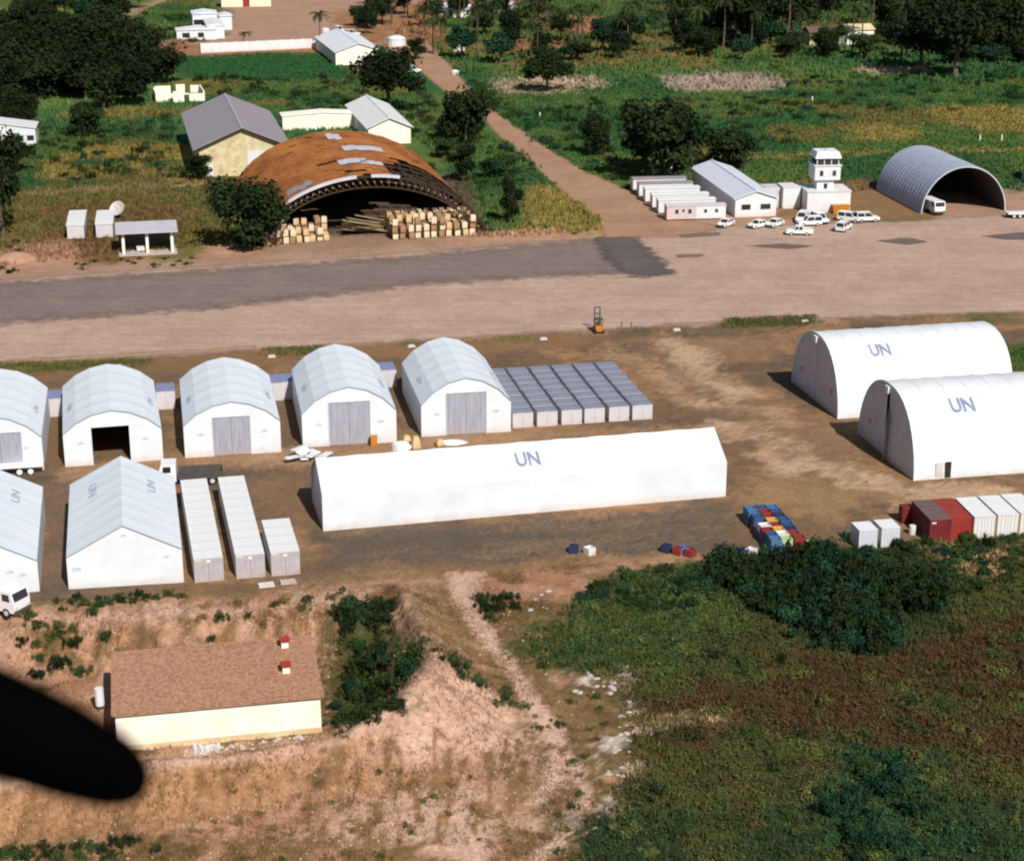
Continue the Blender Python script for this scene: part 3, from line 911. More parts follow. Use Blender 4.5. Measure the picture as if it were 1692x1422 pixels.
hall('pitched_storage_tent', (-126, 996), (66, 983), 21.5, GABLE, 3.8, 6.8, 'white pitched hall with a truck cab at its front corner', GRP2, None, 12.2, bays=7, letters=GL, front_marks=[(.26, 2.7, .5), (.37, 2.3, .5)])
hall('pitched_storage_tent', (114, 976.6), (304, 962), 21.5, GABLE, 3.8, 6.8, 'white pitched hall between the dirt lane and rows of small white containers', GRP2, None, 12.0, bays=7, letters=GL, front_marks=[(-.42, 2.4, .6), (0, 5.7, .4), (.36, 3.0, .35)])

# the long hall lies across: its ridge runs along x
def cross_hall(name, A, B, depth, prof, label, group, length=None, angle=None, bays=9, roof_mat=None, end_left='panel', letters=(), seg_smooth=False, cat='tent hall', side_door=None):
    """prof: (y, z) from the front foot over the top to the back foot, y in 0..depth"""
    a, b = gp(*A), gp(*B)
    L = length or (b - a).length
    th = math.atan2(b.y - a.y, b.x - a.x) if angle is None else R(angle)
    root = empty(name, a, th)
    tag(root, label, cat, group)
    roof_mat = roof_mat or M_WHITE
    n = len(prof)
    sub = 3
    nx = bays * sub
    mb = MB()
    hole = None
    for i in range(nx + 1):
        x = L * i / nx
        sag = .06 * math.sin(math.pi * (i % sub) / sub)
        for k, (y, z) in enumerate(prof):
            cy = depth / 2
            q = 0 if k in (0, n - 1) else sag
            mb.v.append((x, y + (q if y < cy else -q) * .5, z - q))
    for i in range(nx):
        for k in range(n - 1):
            mb.f.append((i * n + k, (i + 1) * n + k, (i + 1) * n + k + 1, i * n + k + 1))
    roof = mb.build('roof', roof_mat, root, smooth=seg_smooth)
    for i in range(bays + 1):
        x = min(max(L * i / bays, .08), L - .08)
        s = MB()
        for k in range(n - 1):
            (ya, za), (yb, zb) = prof[k], prof[k + 1]
            nv = Vector((0, -(zb - za), (yb - ya))).normalized() * .02
            if abs(yb - ya) < .01: continue
            s.quad((x - .06, ya + nv.y, za + nv.z), (x + .06, ya + nv.y, za + nv.z), (x + .06, yb + nv.y, zb + nv.z), (x - .06, yb + nv.y, zb + nv.z))
        s.build('seam', M_SEAM, roof)
    def end_poly(x, y0, y1):
        ys = [y0] + [p[0] for p in prof if y0 + 1e-3 < p[0] < y1 - 1e-3] + [y1]
        fz = lambda y: float(np.interp(y, [p[0] for p in prof], [p[1] for p in prof]))
        return [(x, y0, 0), (x, y1, 0)] + [(x, y, fz(y)) for y in reversed(ys)]
    r = MB(); r.poly(end_poly(L, 0, depth)); r.build('end_wall', M_ENDGREY, root)
    if end_left == 'panel':
        r = MB(); r.poly(end_poly(0, 0, depth)); r.build('end_wall', M_ENDGREY, root)
    else:
        gap = {'closed': .06, 'ajar': .5}[end_left]
        mid = depth * .5
        for side in (0, 1):
            y0, y1 = (.02, mid - gap) if side == 0 else (mid + gap, depth - .02)
            r = MB()
            if end_left == 'ajar' and side == 0:
                # near half stands a little open: a slit widening to the ground, its free edge turned outwards
                pts = end_poly(-.02, y0, y1)
                r.poly([(p[0] - (.55 if p[2] < .1 else .05) * max(0, (p[1] - y0) / (y1 - y0) - .3), p[1] - (.35 if p[2] < .1 and p[1] > y0 + .1 else 0), p[2]) for p in pts])
                lf = MB(); lf.poly([(-.4, y1 - .4, 0), (-1.1, y1 - 1.1, 0), (-.75, y1 - 1.0, 5.5), (-.1, y1 - .05, 7.2)]); lf.build('loose_flap', M_PALE, root)
            else:
                r.poly(end_poly(-.02, y0, y1))
            r.build('end_panel', M_ENDGREY, root)
        top = max(p[1] for p in prof)
        c = MB(); c.box(-.45, .05, mid - .5, mid + .5, top - 1.1, top - .25); c.build('apex_hood', M_WHITE, root)
        if end_left == 'closed':
            s = MB(); s.box(-.10, -.03, mid - .12, mid + .12, 0, top - 1.1); s.build('centre_seam', M_PALE, root)
        # ropes' anchor plates: dark square vents
        for y in (depth * .16, depth * .80):
            v = MB(); v.box(-.12, -.05, y - .25, y + .25, 2.6, 3.3); v.build('vent', M_DOORGREY, root)
        # rim of the end arch
        rim = MB()
        for k in range(n - 1):
            (ya, za), (yb, zb) = prof[k], prof[k + 1]
            rim.bar((0, ya, za), (0, yb, zb), .2)
        rim.build('end_rim', M_SEAM, root)
    if side_door:
        sx, sw, sh = side_door
        d = MB(); d.box(sx, sx + sw, -.03, .02, .08, sh); d.build('side_door', M_DARK, root)
        d = MB(); d.box(sx - sw * 1.6, sx - sw * .35, -.05, -.01, .3, sh); d.build('door_leaf', M_PALE, root)
    for x, k, v, sx, sy in letters:
        (ya, za), (yb, zb) = prof[k], prof[k + 1]
        lettering(root, (x, ya + (yb - ya) * v, za + (zb - za) * v), (1, 0, 0), (0, yb - ya, zb - za), sx, sy)
    return root, L

DL_ = 9.6
cross_hall('long_storage_tent', (534, 877.5), (1199, 820), DL_, [(0, 0), (0, 4.3), (DL_ / 2, 7.0), (DL_, 4.3), (DL_, 0)], 'very long low white hall with UN on its roof standing alone', None,
           bays=10, end_left='panel', letters=[(24.0, 1, .50, 2.0, 2.9)])

def barrel(depth, h, n=20, p=2.3, wall=.12):
    """upright at the foot, rounding over the top"""
    out = []
    for i in range(n + 1):
        a = math.pi * i / n
        c, s = math.cos(a), math.sin(a)
        y = depth / 2 - depth / 2 * math.copysign(abs(c) ** (2 / p), c)
        z = h * abs(s) ** (2 / 2.0)
        out.append((y, z))
    return out
HD = 17.0
PB = barrel(HD, 9.3)
cross_hall('barrel_storage_tent', (1384.4, 692), (1700, 668), HD, PB, 'white barrel-roofed hall with its shaded end flaps closed', 'barrel-roofed halls', length=25.0, angle=12.2, bays=9, end_left='closed',
           letters=[(7.0, 6, .5, 2.05, 2.7)], seg_smooth=True)
cross_hall('barrel_storage_tent', (1510, 794), (1692, 782), HD + .8, barrel(HD + .8, 9.4), 'white barrel-roofed hall with one end flap ajar and a small side door', 'barrel-roofed halls', length=30.0, angle=11.2, bays=10, end_left='ajar',
           letters=[(7.2, 6, .3, 2.2, 2.9)], seg_smooth=True, side_door=(3.9, .75, 2.1))

# ------------------------------------------------------------------ containers
def corr_side(mb, p0, p1, h0, h1, n, dep, nrm):
    """trapezoid-corrugated sheet from p0 to p1 (plan points)"""
    p0, p1, nrm = Vector((*p0, 0)), Vector((*p1, 0)), Vector((*nrm, 0))
    pts = []
    for i in range(n):
        for t, d in ((0, 0), (.3, 0), (.5, 1), (.8, 1)):
            pts.append(p0.lerp(p1, (i + t) / n) - nrm * dep * d)
    pts.append(p1)
    for a, b in zip(pts[:-1], pts[1:]):
        mb.quad((a.x, a.y, h0), (b.x, b.y, h0), (b.x, b.y, h1), (a.x, a.y, h1))

def make_container(name, w, d, h, body_m, roof_m, door_m, frame_m, bars=True, marks=None):
    root = empty(name, (0, 0, 0))
    x0, x1 = -w / 2, w / 2
    fr = MB()
    t = .12
    for x in (x0, x1 - t):
        for y in (0, d - t):
            fr.box(x, x + t, y, y + t, 0, h)
    for x in (x0, x1 - t):
        fr.box(x, x + t, t, d - t, 0, t); fr.box(x, x + t, t, d - t, h - t, h)
    for y in (0, d - t):
        fr.box(x0 + t, x1 - t, y, y + t, 0, t); fr.box(x0 + t, x1 - t, y, y + t, h - t, h)
    fr.build('frame', frame_m, root)
    b = MB()
    n = max(5, int(d / .42))
    corr_side(b, (x0 + .02, t), (x0 + .02, d - t), t, h - t, n, -.05, (-1, 0))
    corr_side(b, (x1 - .02, t), (x1 - .02, d - t), t, h - t, n, -.05, (1, 0))
    corr_side(b, (x0 + t, d - .03), (x1 - t, d - .03), t, h - t, 5, -.05, (0, 1))
    b.quad((x0 + t, t, t), (x1 - t, t, t), (x1 - t, d - t, t), (x0 + t, d - t, t))
    b.build('body', body_m, root)
    r = MB()
    m = max(3, int(d / .8))
    for i in range(m):                                       # pressed roof sheets
        ya, yb = d * i / m, d * (i + 1) / m
        r.quad((x0 - .01, ya, h + .006), (x1 + .01, ya, h + .006), (x1 + .01, ya + .12, h + .03), (x0 - .01, ya + .12, h + .03))
        r.quad((x0 - .01, ya + .12, h + .03), (x1 + .01, ya + .12, h + .03), (x1 + .01, yb, h + .006), (x0 - .01, yb, h + .006))
    r.build('roof', roof_m, root)
    for sgn in (-1, 1):
        xa, xb = (x0 + t, -.015) if sgn < 0 else (.015, x1 - t)
        dr = MB(); dr.box(xa, xb, .02, .07, t + .01, h - t - .01)
        leaf = dr.build('door', door_m, root)
        if bars:
            for q in (.3, .72):
                xx = xa + (xb - xa) * q
                k = MB(); k.box(xx - .02, xx + .02, -.02, .018, t, h - t); k.build('lock_bar', frame_m, leaf)
    if marks:
        for (ma, xa, xb, za, zb) in marks:
            k = MB(); k.box(xa, xb, -.012, .018, za, zb); k.build('marking_plate', ma, root)
    return root

def place_container(proto, used, loc, rz, label, group):
    o = proto if not used else copy_tree(proto)
    o.location = loc
    o.rotation_euler = (0, 0, rz)
    tag(o, label, 'container', group)
    return o

# two long rows and one short row of small white containers
M_CREAMSTRIP = mat('cream_rail', (.70, .62, .38), (.62, .54, .3), 1, .6)
p10 = make_container('small_container', 3.0, 2.36, 2.6, M_CONT_W, M_CONT_ROOF, M_CONT_GREY, M_CONT_GREY, bars=True,
                     marks=[(M_CREAMSTRIP, -1.42, -.75, 2.35, 2.52), (M_CONT_W, -.2, .2, 2.1, 2.42)])
used = False
gang = [((322, 962.5), 10, 'longest row beside the pitched hall'), ((391, 956.5), 10, 'middle one of three rows'), ((449, 952), 4, 'short row of four')]
ORD = ['front', 'second', 'third', 'fourth', 'fifth', 'sixth', 'seventh', 'eighth', 'ninth', 'rearmost']
thC = R(13.0)
for (fx, fy), n, what in gang:
    a = gp(fx, fy)
    for i in range(n):
        dx, dy = 1.5, 2.44 * i
        loc = a + Vector((math.cos(thC) * dx - math.sin(thC) * dy, math.sin(thC) * dx + math.cos(thC) * dy, 0))
        w_ = ORD[i] if i < n - 1 else 'rearmost'
        place_container(p10, used, loc, thC, '%s small white container in the %s' % (w_, what), 'small white containers in rows by the pitched hall')
        used = True

# block of slate-roofed containers, six columns by eight
pg = make_container('slate_roofed_container', 2.72, 2.44, 2.0, M_PALE, M_SLATE, M_PALE, M_PALE, bars=False)
used = False
a = gp(848, 707.5)
COLN = ['column against the faceted hall', 'second column from the faceted hall', 'third column from the faceted hall', 'third column from the open yard', 'second column from the open yard', 'column along the open yard']
for c in range(6):
    for r_ in range(8):
        jit = RNG.normal(0, .03, 2)
        dx = 1.36 + 3.2 * c + jit[0]
        dy = 2.58 * r_ + jit[1] + c * .02
        th = R(11.6)
        loc = a + Vector((math.cos(th) * dx - math.sin(th) * dy, math.sin(th) * dx + math.cos(th) * dy, 0))
        place_container(pg, used, loc, th + RNG.normal(0, .004), '%s slate-roofed pale container in the %s' % ((ORD[r_] if r_ < 7 else 'rearmost'), COLN[c]), 'block of slate-roofed containers beside the faceted hall')
        used = True

# single containers standing behind the gaps of the hall row
M_BLUEROOF = mat('blue_grey_roof', (.22, .24, .38), (.18, .2, .32), .7, .6)
pgap = make_container('blue_roofed_container', 2.44, 4.0, 2.5, M_CONT_W, M_BLUEROOF, M_PALE, M_PALE, bars=True)
used = False
for (px, py), lab in [((80, 689), 'blue-roofed container behind the hall with the open doorway, farther from it'), ((99, 688), 'blue-roofed container tight against the hall with the open doorway'),
                      ((275, 676), 'blue-roofed container in the gap beside the open-doorway hall'), ((453, 662), 'blue-roofed container in the gap before the hall with the white sheets'),
                      ((641, 640), 'blue-roofed container in the gap between the two halls with tallest doors'), ((472, 660), 'blue-roofed container half hidden by the hall with the white sheets')]:
    place_container(pgap, used, gp(px, py), R(11), lab, 'blue-roofed containers behind the hall row')
    used = True

# shipping containers at the edge of the brush
def ship(body, roof, door, frame, marks=None):
    return make_container('shipping_container', 2.44, 6.06, 2.59, body, roof, door, frame, True, marks)
thS = R(7.5)
def put(root, px, py, label, group, rz=None):
    root.location = gp(px, py)
    root.rotation_euler = (0, 0, thS if rz is None else rz)
    tag(root, label, 'container', group)
GS = 'shipping containers at the edge of the brush'
put(ship(M_MAROON, M_BROWNROOF, M_MAROON, M_MAROON, [(M_CONT_W, -1.0, -.55, 2.15, 2.35)]), 1552.5, 895, 'dark maroon shipping container with faded brown roof', GS)
put(ship(M_RED, M_RED, M_RED, M_RED), 1586, 892, 'bright red shipping container between the maroon and white ones', GS)
pw = ship(M_CONT_W, M_CONT_ROOF, M_CONT_W, mat('rusty_cream_frame', (.55, .38, .27), (.62, .52, .42), 1, .7))
put(pw, 1625, 889.5, 'white shipping container beside the bright red one', GS)
for px, py, lab in [(1663.5, 886.5, 'white shipping container second from the bright red one'), (1701, 883.5, 'white shipping container third from the bright red one')]:
    put(copy_tree(pw), px, py, lab, GS)
ps = make_container('cold_store_box', 2.1, 2.6, 2.2, M_CONT_W, M_CONT_ROOF, mat('pale_blue_panel', (.56, .58, .63), (.5, .52, .58), .8, .6), M_PALE, True)
put(ps, 1433.5, 907, 'cube-like white box with pale blue front, nearer the coloured crates', 'small cube boxes by the brush', R(10))
put(copy_tree(ps), 1470.5, 903, 'cube-like white box with pale blue front, nearer the maroon container', 'small cube boxes by the brush', R(10))
t = empty('red_crate', gp(1496, 861), R(8)); tag(t, 'small dark red crate standing behind the maroon container', 'crate')
MB().box(-.65, .65, -.6, .6, .12, 1.9).build('body', M_MAROON, t); m_ = MB()
for k in range(4): m_.box(-.68, .68, -.66, -.61, .2 + k * .45, .42 + k * .45)
m_.build('slat', M_MAROON, t)
dr = MB(); dr.cyl((0, 0, 0), .38, 1.0, 14); dr.cyl((0, 0, 1.0), .34, .04, 14)
o = dr.build('white_drum', M_CONT_W, None); o.location = gp(1507, 882); tag(o, 'white drum standing beside the maroon container', 'drum')

# colourful pile of plastic crates
cm = MB()
cm.box(-.6, .6, -.6, .6, 0, .12); cm.box(-.6, .6, -.6, -.52, .12, .8); cm.box(-.6, .6, .52, .6, .12, .8); cm.box(-.6, -.52, -.52, .52, .12, .8); cm.box(.52, .6, -.52, .52, .12, .8)
cm.box(-.5, .5, -.5, .5, .12, .66)
pile_m = {}
cols = [('blue', M_BLUE), ('light blue', M_SKYBLUE), ('red', M_REDP), ('navy', M_NAVY), ('ochre', M_YELLOW), ('pale green', M_LIME), ('white', M_CONT_W)]
for nm, mm in cols:
    pile_m[nm] = cm.mesh('plastic_crate', mm)
seq_top = ['light blue', 'blue', 'light blue', 'light blue', 'red', 'blue', 'blue', 'red', 'navy', 'light blue', 'ochre', 'blue', 'white', 'red', 'blue', 'red', 'ochre', 'navy', 'blue', 'white', 'red', 'light blue', 'pale green', 'red']
A = gp(1302, 914); Bv = gp(1254, 856)
dirv = (Bv - A); Lp = dirv.length; dirv.normalize(); perp = Vector((dirv.y, -dirv.x, 0))
rows = 8
for r_ in range(rows):
    for c in range(3):
        for lv in range(2):
            if lv == 1 and r_ == 4 and c == 0:
                continue
            nm = seq_top[((rows - 1 - r_) * 3 + c) % 24] if lv == 1 else random.choice(['blue', 'navy', 'light blue', 'red', 'blue'])
            o = link('plastic_crate', pile_m[nm])
            o.location = A + dirv * (.7 + (Lp - 1.2) * r_ / (rows - 1)) + perp * ((c - 1) * 1.28 + RNG.normal(0, .05)) + Vector((0, 0, lv * .82))
            o.rotation_euler = (0, 0, math.atan2(dirv.y, dirv.x) + RNG.normal(0, .05))
            tag(o, '%s plastic crate in the colourful pile by the thicket' % nm, 'crate', 'colourful crates piled by the thicket')
# loose crates and drums by the brush edge
for (px, py, nm, lab) in [(948, 912, 'navy', 'lone navy crate on the yard below the long white hall'), (1101, 911, 'navy', 'navy crate a step apart from the red and blue heap'), (1120, 915, 'red', 'red crate at the bottom of the small heap at the yard edge'),
                          (1130, 914, 'light blue', 'light blue crate in the small heap at the yard edge'), (1140, 918, 'red', 'red crate fallen off the small heap at the yard edge'), (1196, 912, 'red', 'single dark red crate between heap and colourful pile'),
                          (1228, 917, 'navy', 'navy crate tucked against the thicket'), (1241, 917, 'white', 'white crate tucked against the thicket'), (1340, 905, 'pale green', 'pale green crate between colourful pile and cube boxes'), (974, 915, 'white', 'white crate beside the lone navy crate')]:
    o = link('plastic_crate', pile_m[nm]); o.location = gp(px, py); o.rotation_euler = (0, 0, random.uniform(0, 1.5)); o.scale = (.8, .8, 1.0)
    tag(o, lab, 'crate', 'loose crates along the yard edge')

# ------------------------------------------------------------------ house in the earth bank
a, b = gp(190, 1243, PIT_Z), gp(537, 1214, PIT_Z)
hL = (b - a).length
house = empty('storehouse', a, R(11.6))
tag(house, 'cream storehouse with brown tiled roof sunk behind earth banks', 'house')
HE_, HR = 3.9, 4.5                     # front and back wall heights
HW = (gp(343, 1068, PIT_Z + HR) - gp(361, 1166, PIT_Z + HE_)).length - .3
bs = MB(); bs.prism([(.1, -.6), (HW - .1, -.6), (HW - .1, HR - .25), (.1, HE_ - .25)], .25, hL - .25, 'x')
bs.build('wall', M_CREAM, house)
pl = MB(); pl.box(.2, hL - .2, .03, .098, -.6, .55); pl.build('plinth', mat('dirty_plinth', (.55, .40, .22), (.66, .55, .36), .6, .9), house)
rf = MB()
rf.prism([(-.35, HE_ - .24), (HW + .35, HR - .16), (HW + .35, HR - .02), (-.35, HE_ - .10)], 0, hL, 'x')
roof = rf.build('roof', M_TILE, house)
NC = 22
for k in range(NC):
    t0, t1 = k / NC, min((k + 1.2) / NC, 1.0)
    y0, y1 = -.4 + (HW + .78) * t0, -.4 + (HW + .78) * t1
    z0, z1 = HE_ - .10 + (HR - HE_ + .08) * t0 + .05, HE_ - .10 + (HR - HE_ + .08) * t1 + .012
    c = MB()
    nseg = 60
    for i in range(nseg):                                  # flat tiles side by side, uneven lower edge
        xa, xb = -.08 + (hL + .16) * i / nseg, -.08 + (hL + .16) * (i + .97) / nseg
        j, j2 = RNG.normal(0, .05), RNG.normal(0, .022)
        c.quad((xa, y0 + j, z0 + j2), (xb, y0 + j, z0 - j2), (xb, y1, z1 + .01), (xa, y1, z1 + .01))
    c.build('tile_course', M_TILE, roof)
for (vx, vy) in ((hL - 2.6, HW * .86), (hL - 2.9, HW * .42)):
    zz = HE_ - .1 + (HR - HE_) * vy / HW
    v = MB(); v.box(vx - .32, vx + .32, vy - .3, vy + .3, zz - .2, zz + .75); st = v.build('vent_stack', M_CREAM, roof)
    cp = MB(); cp.prism([(vy - .5, zz + .76), (vy - .5, zz + .9), (vy + .1, zz + 1.15), (vy + .6, zz + .9), (vy + .6, zz + .76)], vx - .46, vx + .46, 'x'); cp.build('vent_cap', M_RED, roof)
tk = empty('white_tank', ground_at(166, 1172), R(12)); tag(tk, 'narrow white upright tank beside the cream storehouse', 'tank')
MB().cyl((0, 0, .5), .42, 1.7, 12).build('body', M_CONT_W, tk)
for k in range(3):
    MB().bar((.3 * math.cos(k * 2.1), .3 * math.sin(k * 2.1), 0), (.3 * math.cos(k * 2.1), .3 * math.sin(k * 2.1), .5), .08).build('leg', M_STEEL, tk)
# canisters and rubble along the foot of the wall
can = MB(); can.box(-.14, .14, -.2, .2, 0, .52); can.box(-.05, .05, -.12, .12, .52, .62)
canm = can.mesh('canister', M_CONT_W)
thH = R(11.6)
def house_pt(x, y):
    return Vector((a.x + math.cos(thH) * x - math.sin(thH) * y, a.y + math.sin(thH) * x + math.cos(thH) * y, 0))
hp0 = a.copy()
for i in range(9):
    p = house_pt(6.8 + i * .27 + RNG.normal(0, .04), -1.15 + RNG.normal(0, .15))
    o = link('canister', canm); o.location = (p.x, p.y, float(terrain([p.x], [p.y])[0]) - .02); o.rotation_euler = (0, 0, RNG.normal(thH, .3))
    tag(o, 'white canister standing in the row at the storehouse wall', 'canister', 'white canisters by the storehouse wall')
def rock_mesh(name, m, seed, n=1):
    r = np.random.default_rng(seed)
    mb = MB()
    rr = []
    for i, (zz, q) in enumerate(((0, .8), (.35, 1.0), (.7, .75), (.95, .3))):
        rr.append([(q * (1 + r.normal(0, .16)) * math.cos(k * 1.047), q * (1 + r.normal(0, .16)) * math.sin(k * 1.047), zz * (1 + r.normal(0, .1))) for k in range(6)])
    mb.rings(rr)
    return mb.mesh(name, m)
rocks = [rock_mesh('stone', M_STONE, s) for s in (1, 2, 3)]
for i in range(46):
    p = house_pt(4.5 + RNG.random() * 13.2, -.5 - RNG.random() * 1.3)
    o = link('stone', rocks[i % 3]); s_ = .12 + RNG.random() * .2
    o.location = (p.x, p.y, float(terrain([p.x], [p.y])[0]) - .03); o.scale = (s_, s_ * 1.2, s_); o.rotation_euler = (0, 0, RNG.random() * 6)
    tag(o, 'pale stone in the rubble strip at the storehouse wall', 'stone', 'rubble along the storehouse wall')

# ------------------------------------------------------------------ rusty hangar
a, b = gp(423, 402), gp(803, 386)
rh = empty('rusty_hangar', (a + b) / 2, R(12.6))
tag(rh, 'huge rusty arched hangar open at the front with patched roof', 'hangar')
RW = (b - a).length / 2 * 1.03
RHt, RD = 12.0, 52.0
def arc(t, lift=0.0):
    """t 0..1 left foot to right foot"""
    ang = math.pi * (.09 + .82 * t)
    c0, s0 = math.cos(math.pi * .09), math.sin(math.pi * .09)
    return (-(RW + lift) * math.cos(ang) / c0, (RHt + lift) * (math.sin(ang) - s0) / (1 - s0))
NU, NV = 44, 26
def torn(u, v):
    """sheeting lost near the front on the right-hand slope"""
    n = float(vnoise(u * 1.0, v * 1.0, 2.0, 5))
    e = 8.0 + 5.5 * n - (abs(u - 28) * .42 if u > 28 else (28 - u) * 1.3)
    return (24 < u < 43 and v < e) or (19 <= u <= 22 and v == 2 and n > .4) or (16 <= u <= 18 and v == 8) or (20 < u < 24 and v < 1)
rb = MB()
for v in range(NV):
    for u in range(NU):
        if torn(u, v):
            continue
        y0, y1 = RD * v / NV, RD * (v + 1) / NV
        (xa, za), (xb, zb) = arc(u / NU), arc((u + 1) / NU)
        j = RNG.normal(0, .05)
        rb.quad((xa, y0, za + j), (xb, y0, zb + j), (xb, y1, zb + j + .03), (xa, y1, za + j + .03))
roof = rb.build('roof', M_RUST, rh)
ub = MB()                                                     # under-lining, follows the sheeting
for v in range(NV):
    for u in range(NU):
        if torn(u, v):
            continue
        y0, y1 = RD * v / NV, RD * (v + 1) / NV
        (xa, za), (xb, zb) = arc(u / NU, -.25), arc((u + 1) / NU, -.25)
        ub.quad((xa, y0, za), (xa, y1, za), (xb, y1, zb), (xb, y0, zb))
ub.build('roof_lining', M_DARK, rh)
def sheet_patch(u0, u1, v0, v1, m=M_ZINC):
    s = MB()
    for u in range(u0, u1):
        (xa, za), (xb, zb) = arc(u / NU, .12), arc((u + 1) / NU, .12)
        w = RNG.normal(0, .5)
        s.quad((xa, RD * v0 / NV + w, za), (xb, RD * v0 / NV + w, zb), (xb, RD * v1 / NV + w, zb), (xa, RD * v1 / NV + w, za))
    s.build('roof_sheet', m, roof)
sheet_patch(21, 27, 13.6, 16.4); sheet_patch(19, 23, 6.6, 9.0); sheet_patch(22, 25, 5.4, 7.4); sheet_patch(20, 22, 20.5, 24.0); sheet_patch(10, 14, 1.2, 3.2, M_GREYROOF)
et = MB()
for u in list(range(0, 7)) + list(range(9, 20)) + list(range(22, 26)):
    (xa, za), (xb, zb) = arc(u / NU, .2), arc((u + 1) / NU, .2)
    et.quad((xa, -.6, za), (xb, -.6, zb), (xb, .15, zb), (xa, .15, za))
    (xc, zc), (xd, zd) = arc(u / NU, -.35), arc((u + 1) / NU, -.35)
    et.quad((xa, -.6, za), (xc, -.6, max(zc, 0)), (xd, -.6, max(zd, 0)), (xb, -.6, zb))
et.build('edge_flashing', M_ZINC, rh)
# lattice arches
for yk, full in ((.25, 1), (6.0, 0), (12.0, 0), (18, 0), (26, 0), (34, 0), (42, 0), (50, 0)):
    tr = MB()
    st = 44 if full else 22
    for i in range(st):
        p0, p1 = arc(i / st, -.3), arc((i + 1) / st, -.3)
        q0, q1 = arc(i / st, -2.3), arc((i + 1) / st, -2.3)
        tr.bar((p0[0], yk, max(0, p0[1])), (p1[0], yk, max(0, p1[1])), .34)
        tr.bar((q0[0], yk, max(0, q0[1])), (q1[0], yk, max(0, q1[1])), .30)
        tr.bar((p0[0], yk, max(0, p0[1])), (q1[0], yk, max(0, q1[1])), .26)
    tr.build('truss', M_TRUSS, rh)
pu = MB()
for i in range(25, 43, 2):                                    # bare purlins in the torn area
    p0 = arc(i / NU, -.1)
    pu.bar((p0[0], .2, p0[1]), (p0[0], 12, p0[1]), .16)
pu.build('purlin', M_TRUSS, rh)
M_BRACKET = mat('worn_bracket', (.34, .24, .14), (.22, .14, .08), 1, .8)
for i in range(40):                                           # pale brackets along the front arch
    t = .04 + .92 * i / 39
    p0 = arc(t, -1.3)
    k = MB(); k.box(p0[0] - .12, p0[0] + .12, -.2, .02, p0[1] - .15, p0[1] + .15); k.build('bracket', M_BRACKET, rh)
wb = MB()
wb.poly([(arc(1 - i / 20)[0], RD, max(arc(1 - i / 20)[1], 0)) for i in range(21)])
wb.build('back_wall', M_RUST, rh)
# cargo stacked at the mouth of the hangar
def cargo(name, m, wd, h):
    root = empty(name, (0, 0, 0))
    p = MB()
    for k in range(3): p.box(-wd / 2, wd / 2, -wd / 2 + k * (wd / 2 - .1), -wd / 2 + k * (wd / 2 - .1) + .2, 0, .1)
    p.box(-wd / 2, wd / 2, -wd / 2, wd / 2, .1, .15)
    p.build('pallet', M_TIMBER, root)
    l = MB()
    q = wd / 2 - .04
    l.rings([[(sx * q * f, sy * q * f, z) for sx, sy in ((-1, -1), (1, -1), (1, 1), (-1, 1))] for z, f in ((.15, .94), (.22, 1), (h * .5, 1.03), (h - .08, 1), (h, .93))])
    l.build('load', m, root)
    return root
protos = {k: cargo('pallet_load', m, 1.05, 1.3) for k, m in (('plywood', M_CRATE_A), ('pale', M_CRATE_B), ('brown', M_CRATE_C))}
first = {k: True for k in protos}
def put_cargo(kind, x, y, z, label, group, rz=0):
    o = protos[kind] if first[kind] else copy_tree(protos[kind])
    first[kind] = False
    o.location = rh.location + Vector((math.cos(R(12.6)) * x - math.sin(R(12.6)) * y, math.sin(R(12.6)) * x + math.cos(R(12.6)) * y, z))
    o.rotation_euler = (0, 0, R(12.6) + rz)
    tag(o, label, 'pallet load', group)
for c in range(10):                                            # left group
    for r_ in range(4):
        for lv in range(random.choice((1, 2, 2)) if r_ < 2 else random.choice((2, 3))):
            kd = random.choice(['plywood', 'plywood', 'pale', 'brown'])
            put_cargo(kd, -20.2 + c * 1.28 + RNG.normal(0, .08) , -1.6 + r_ * 1.7 + RNG.normal(0, .15) + c * .15, lv * 1.31, '%s pallet load in the yellowish group by the hangar\'s flashed edge' % kd, 'pallet loads near the flashed edge of the hangar', RNG.normal(0, .05))
for c in range(11):                                            # right group
    for r_ in range(5):
        for lv in range(random.choice((2, 2, 3)) if r_ < 2 else 3):
            kd = random.choice(['pale', 'pale', 'plywood', 'brown', 'brown']) if r_ < 1 else random.choice(['brown', 'brown', 'plywood', 'pale'])
            put_cargo(kd, 4.0 + c * 1.5 + RNG.normal(0, .08), -2.2 + r_ * 1.9 + RNG.normal(0, .15) + c * .1, lv * 1.31, '%s pallet load in the large group under the torn roof' % kd, 'pallet loads under the torn hangar roof', RNG.normal(0, .05))
lp = empty('timber_pile', rh.location + Vector((-1.5, 4.0, 0)), R(30)); tag(lp, 'sloping heap of weathered boards in the hangar mouth', 'boards')
for i in range(16):
    m_ = Matrix.Translation((RNG.normal(0, 1.2), RNG.normal(0, .8), .5 + i * .14)) @ Matrix.Rotation(RNG.normal(0, .25), 4, 'Z') @ Matrix.Rotation(R(14), 4, 'Y')
    MB().box(-3.4, 3.4, -.5, .5, -.05, .05, m_).build('board', mat('pale_board', (.34, .25, .14), (.25, .18, .10), 1, .9), lp)

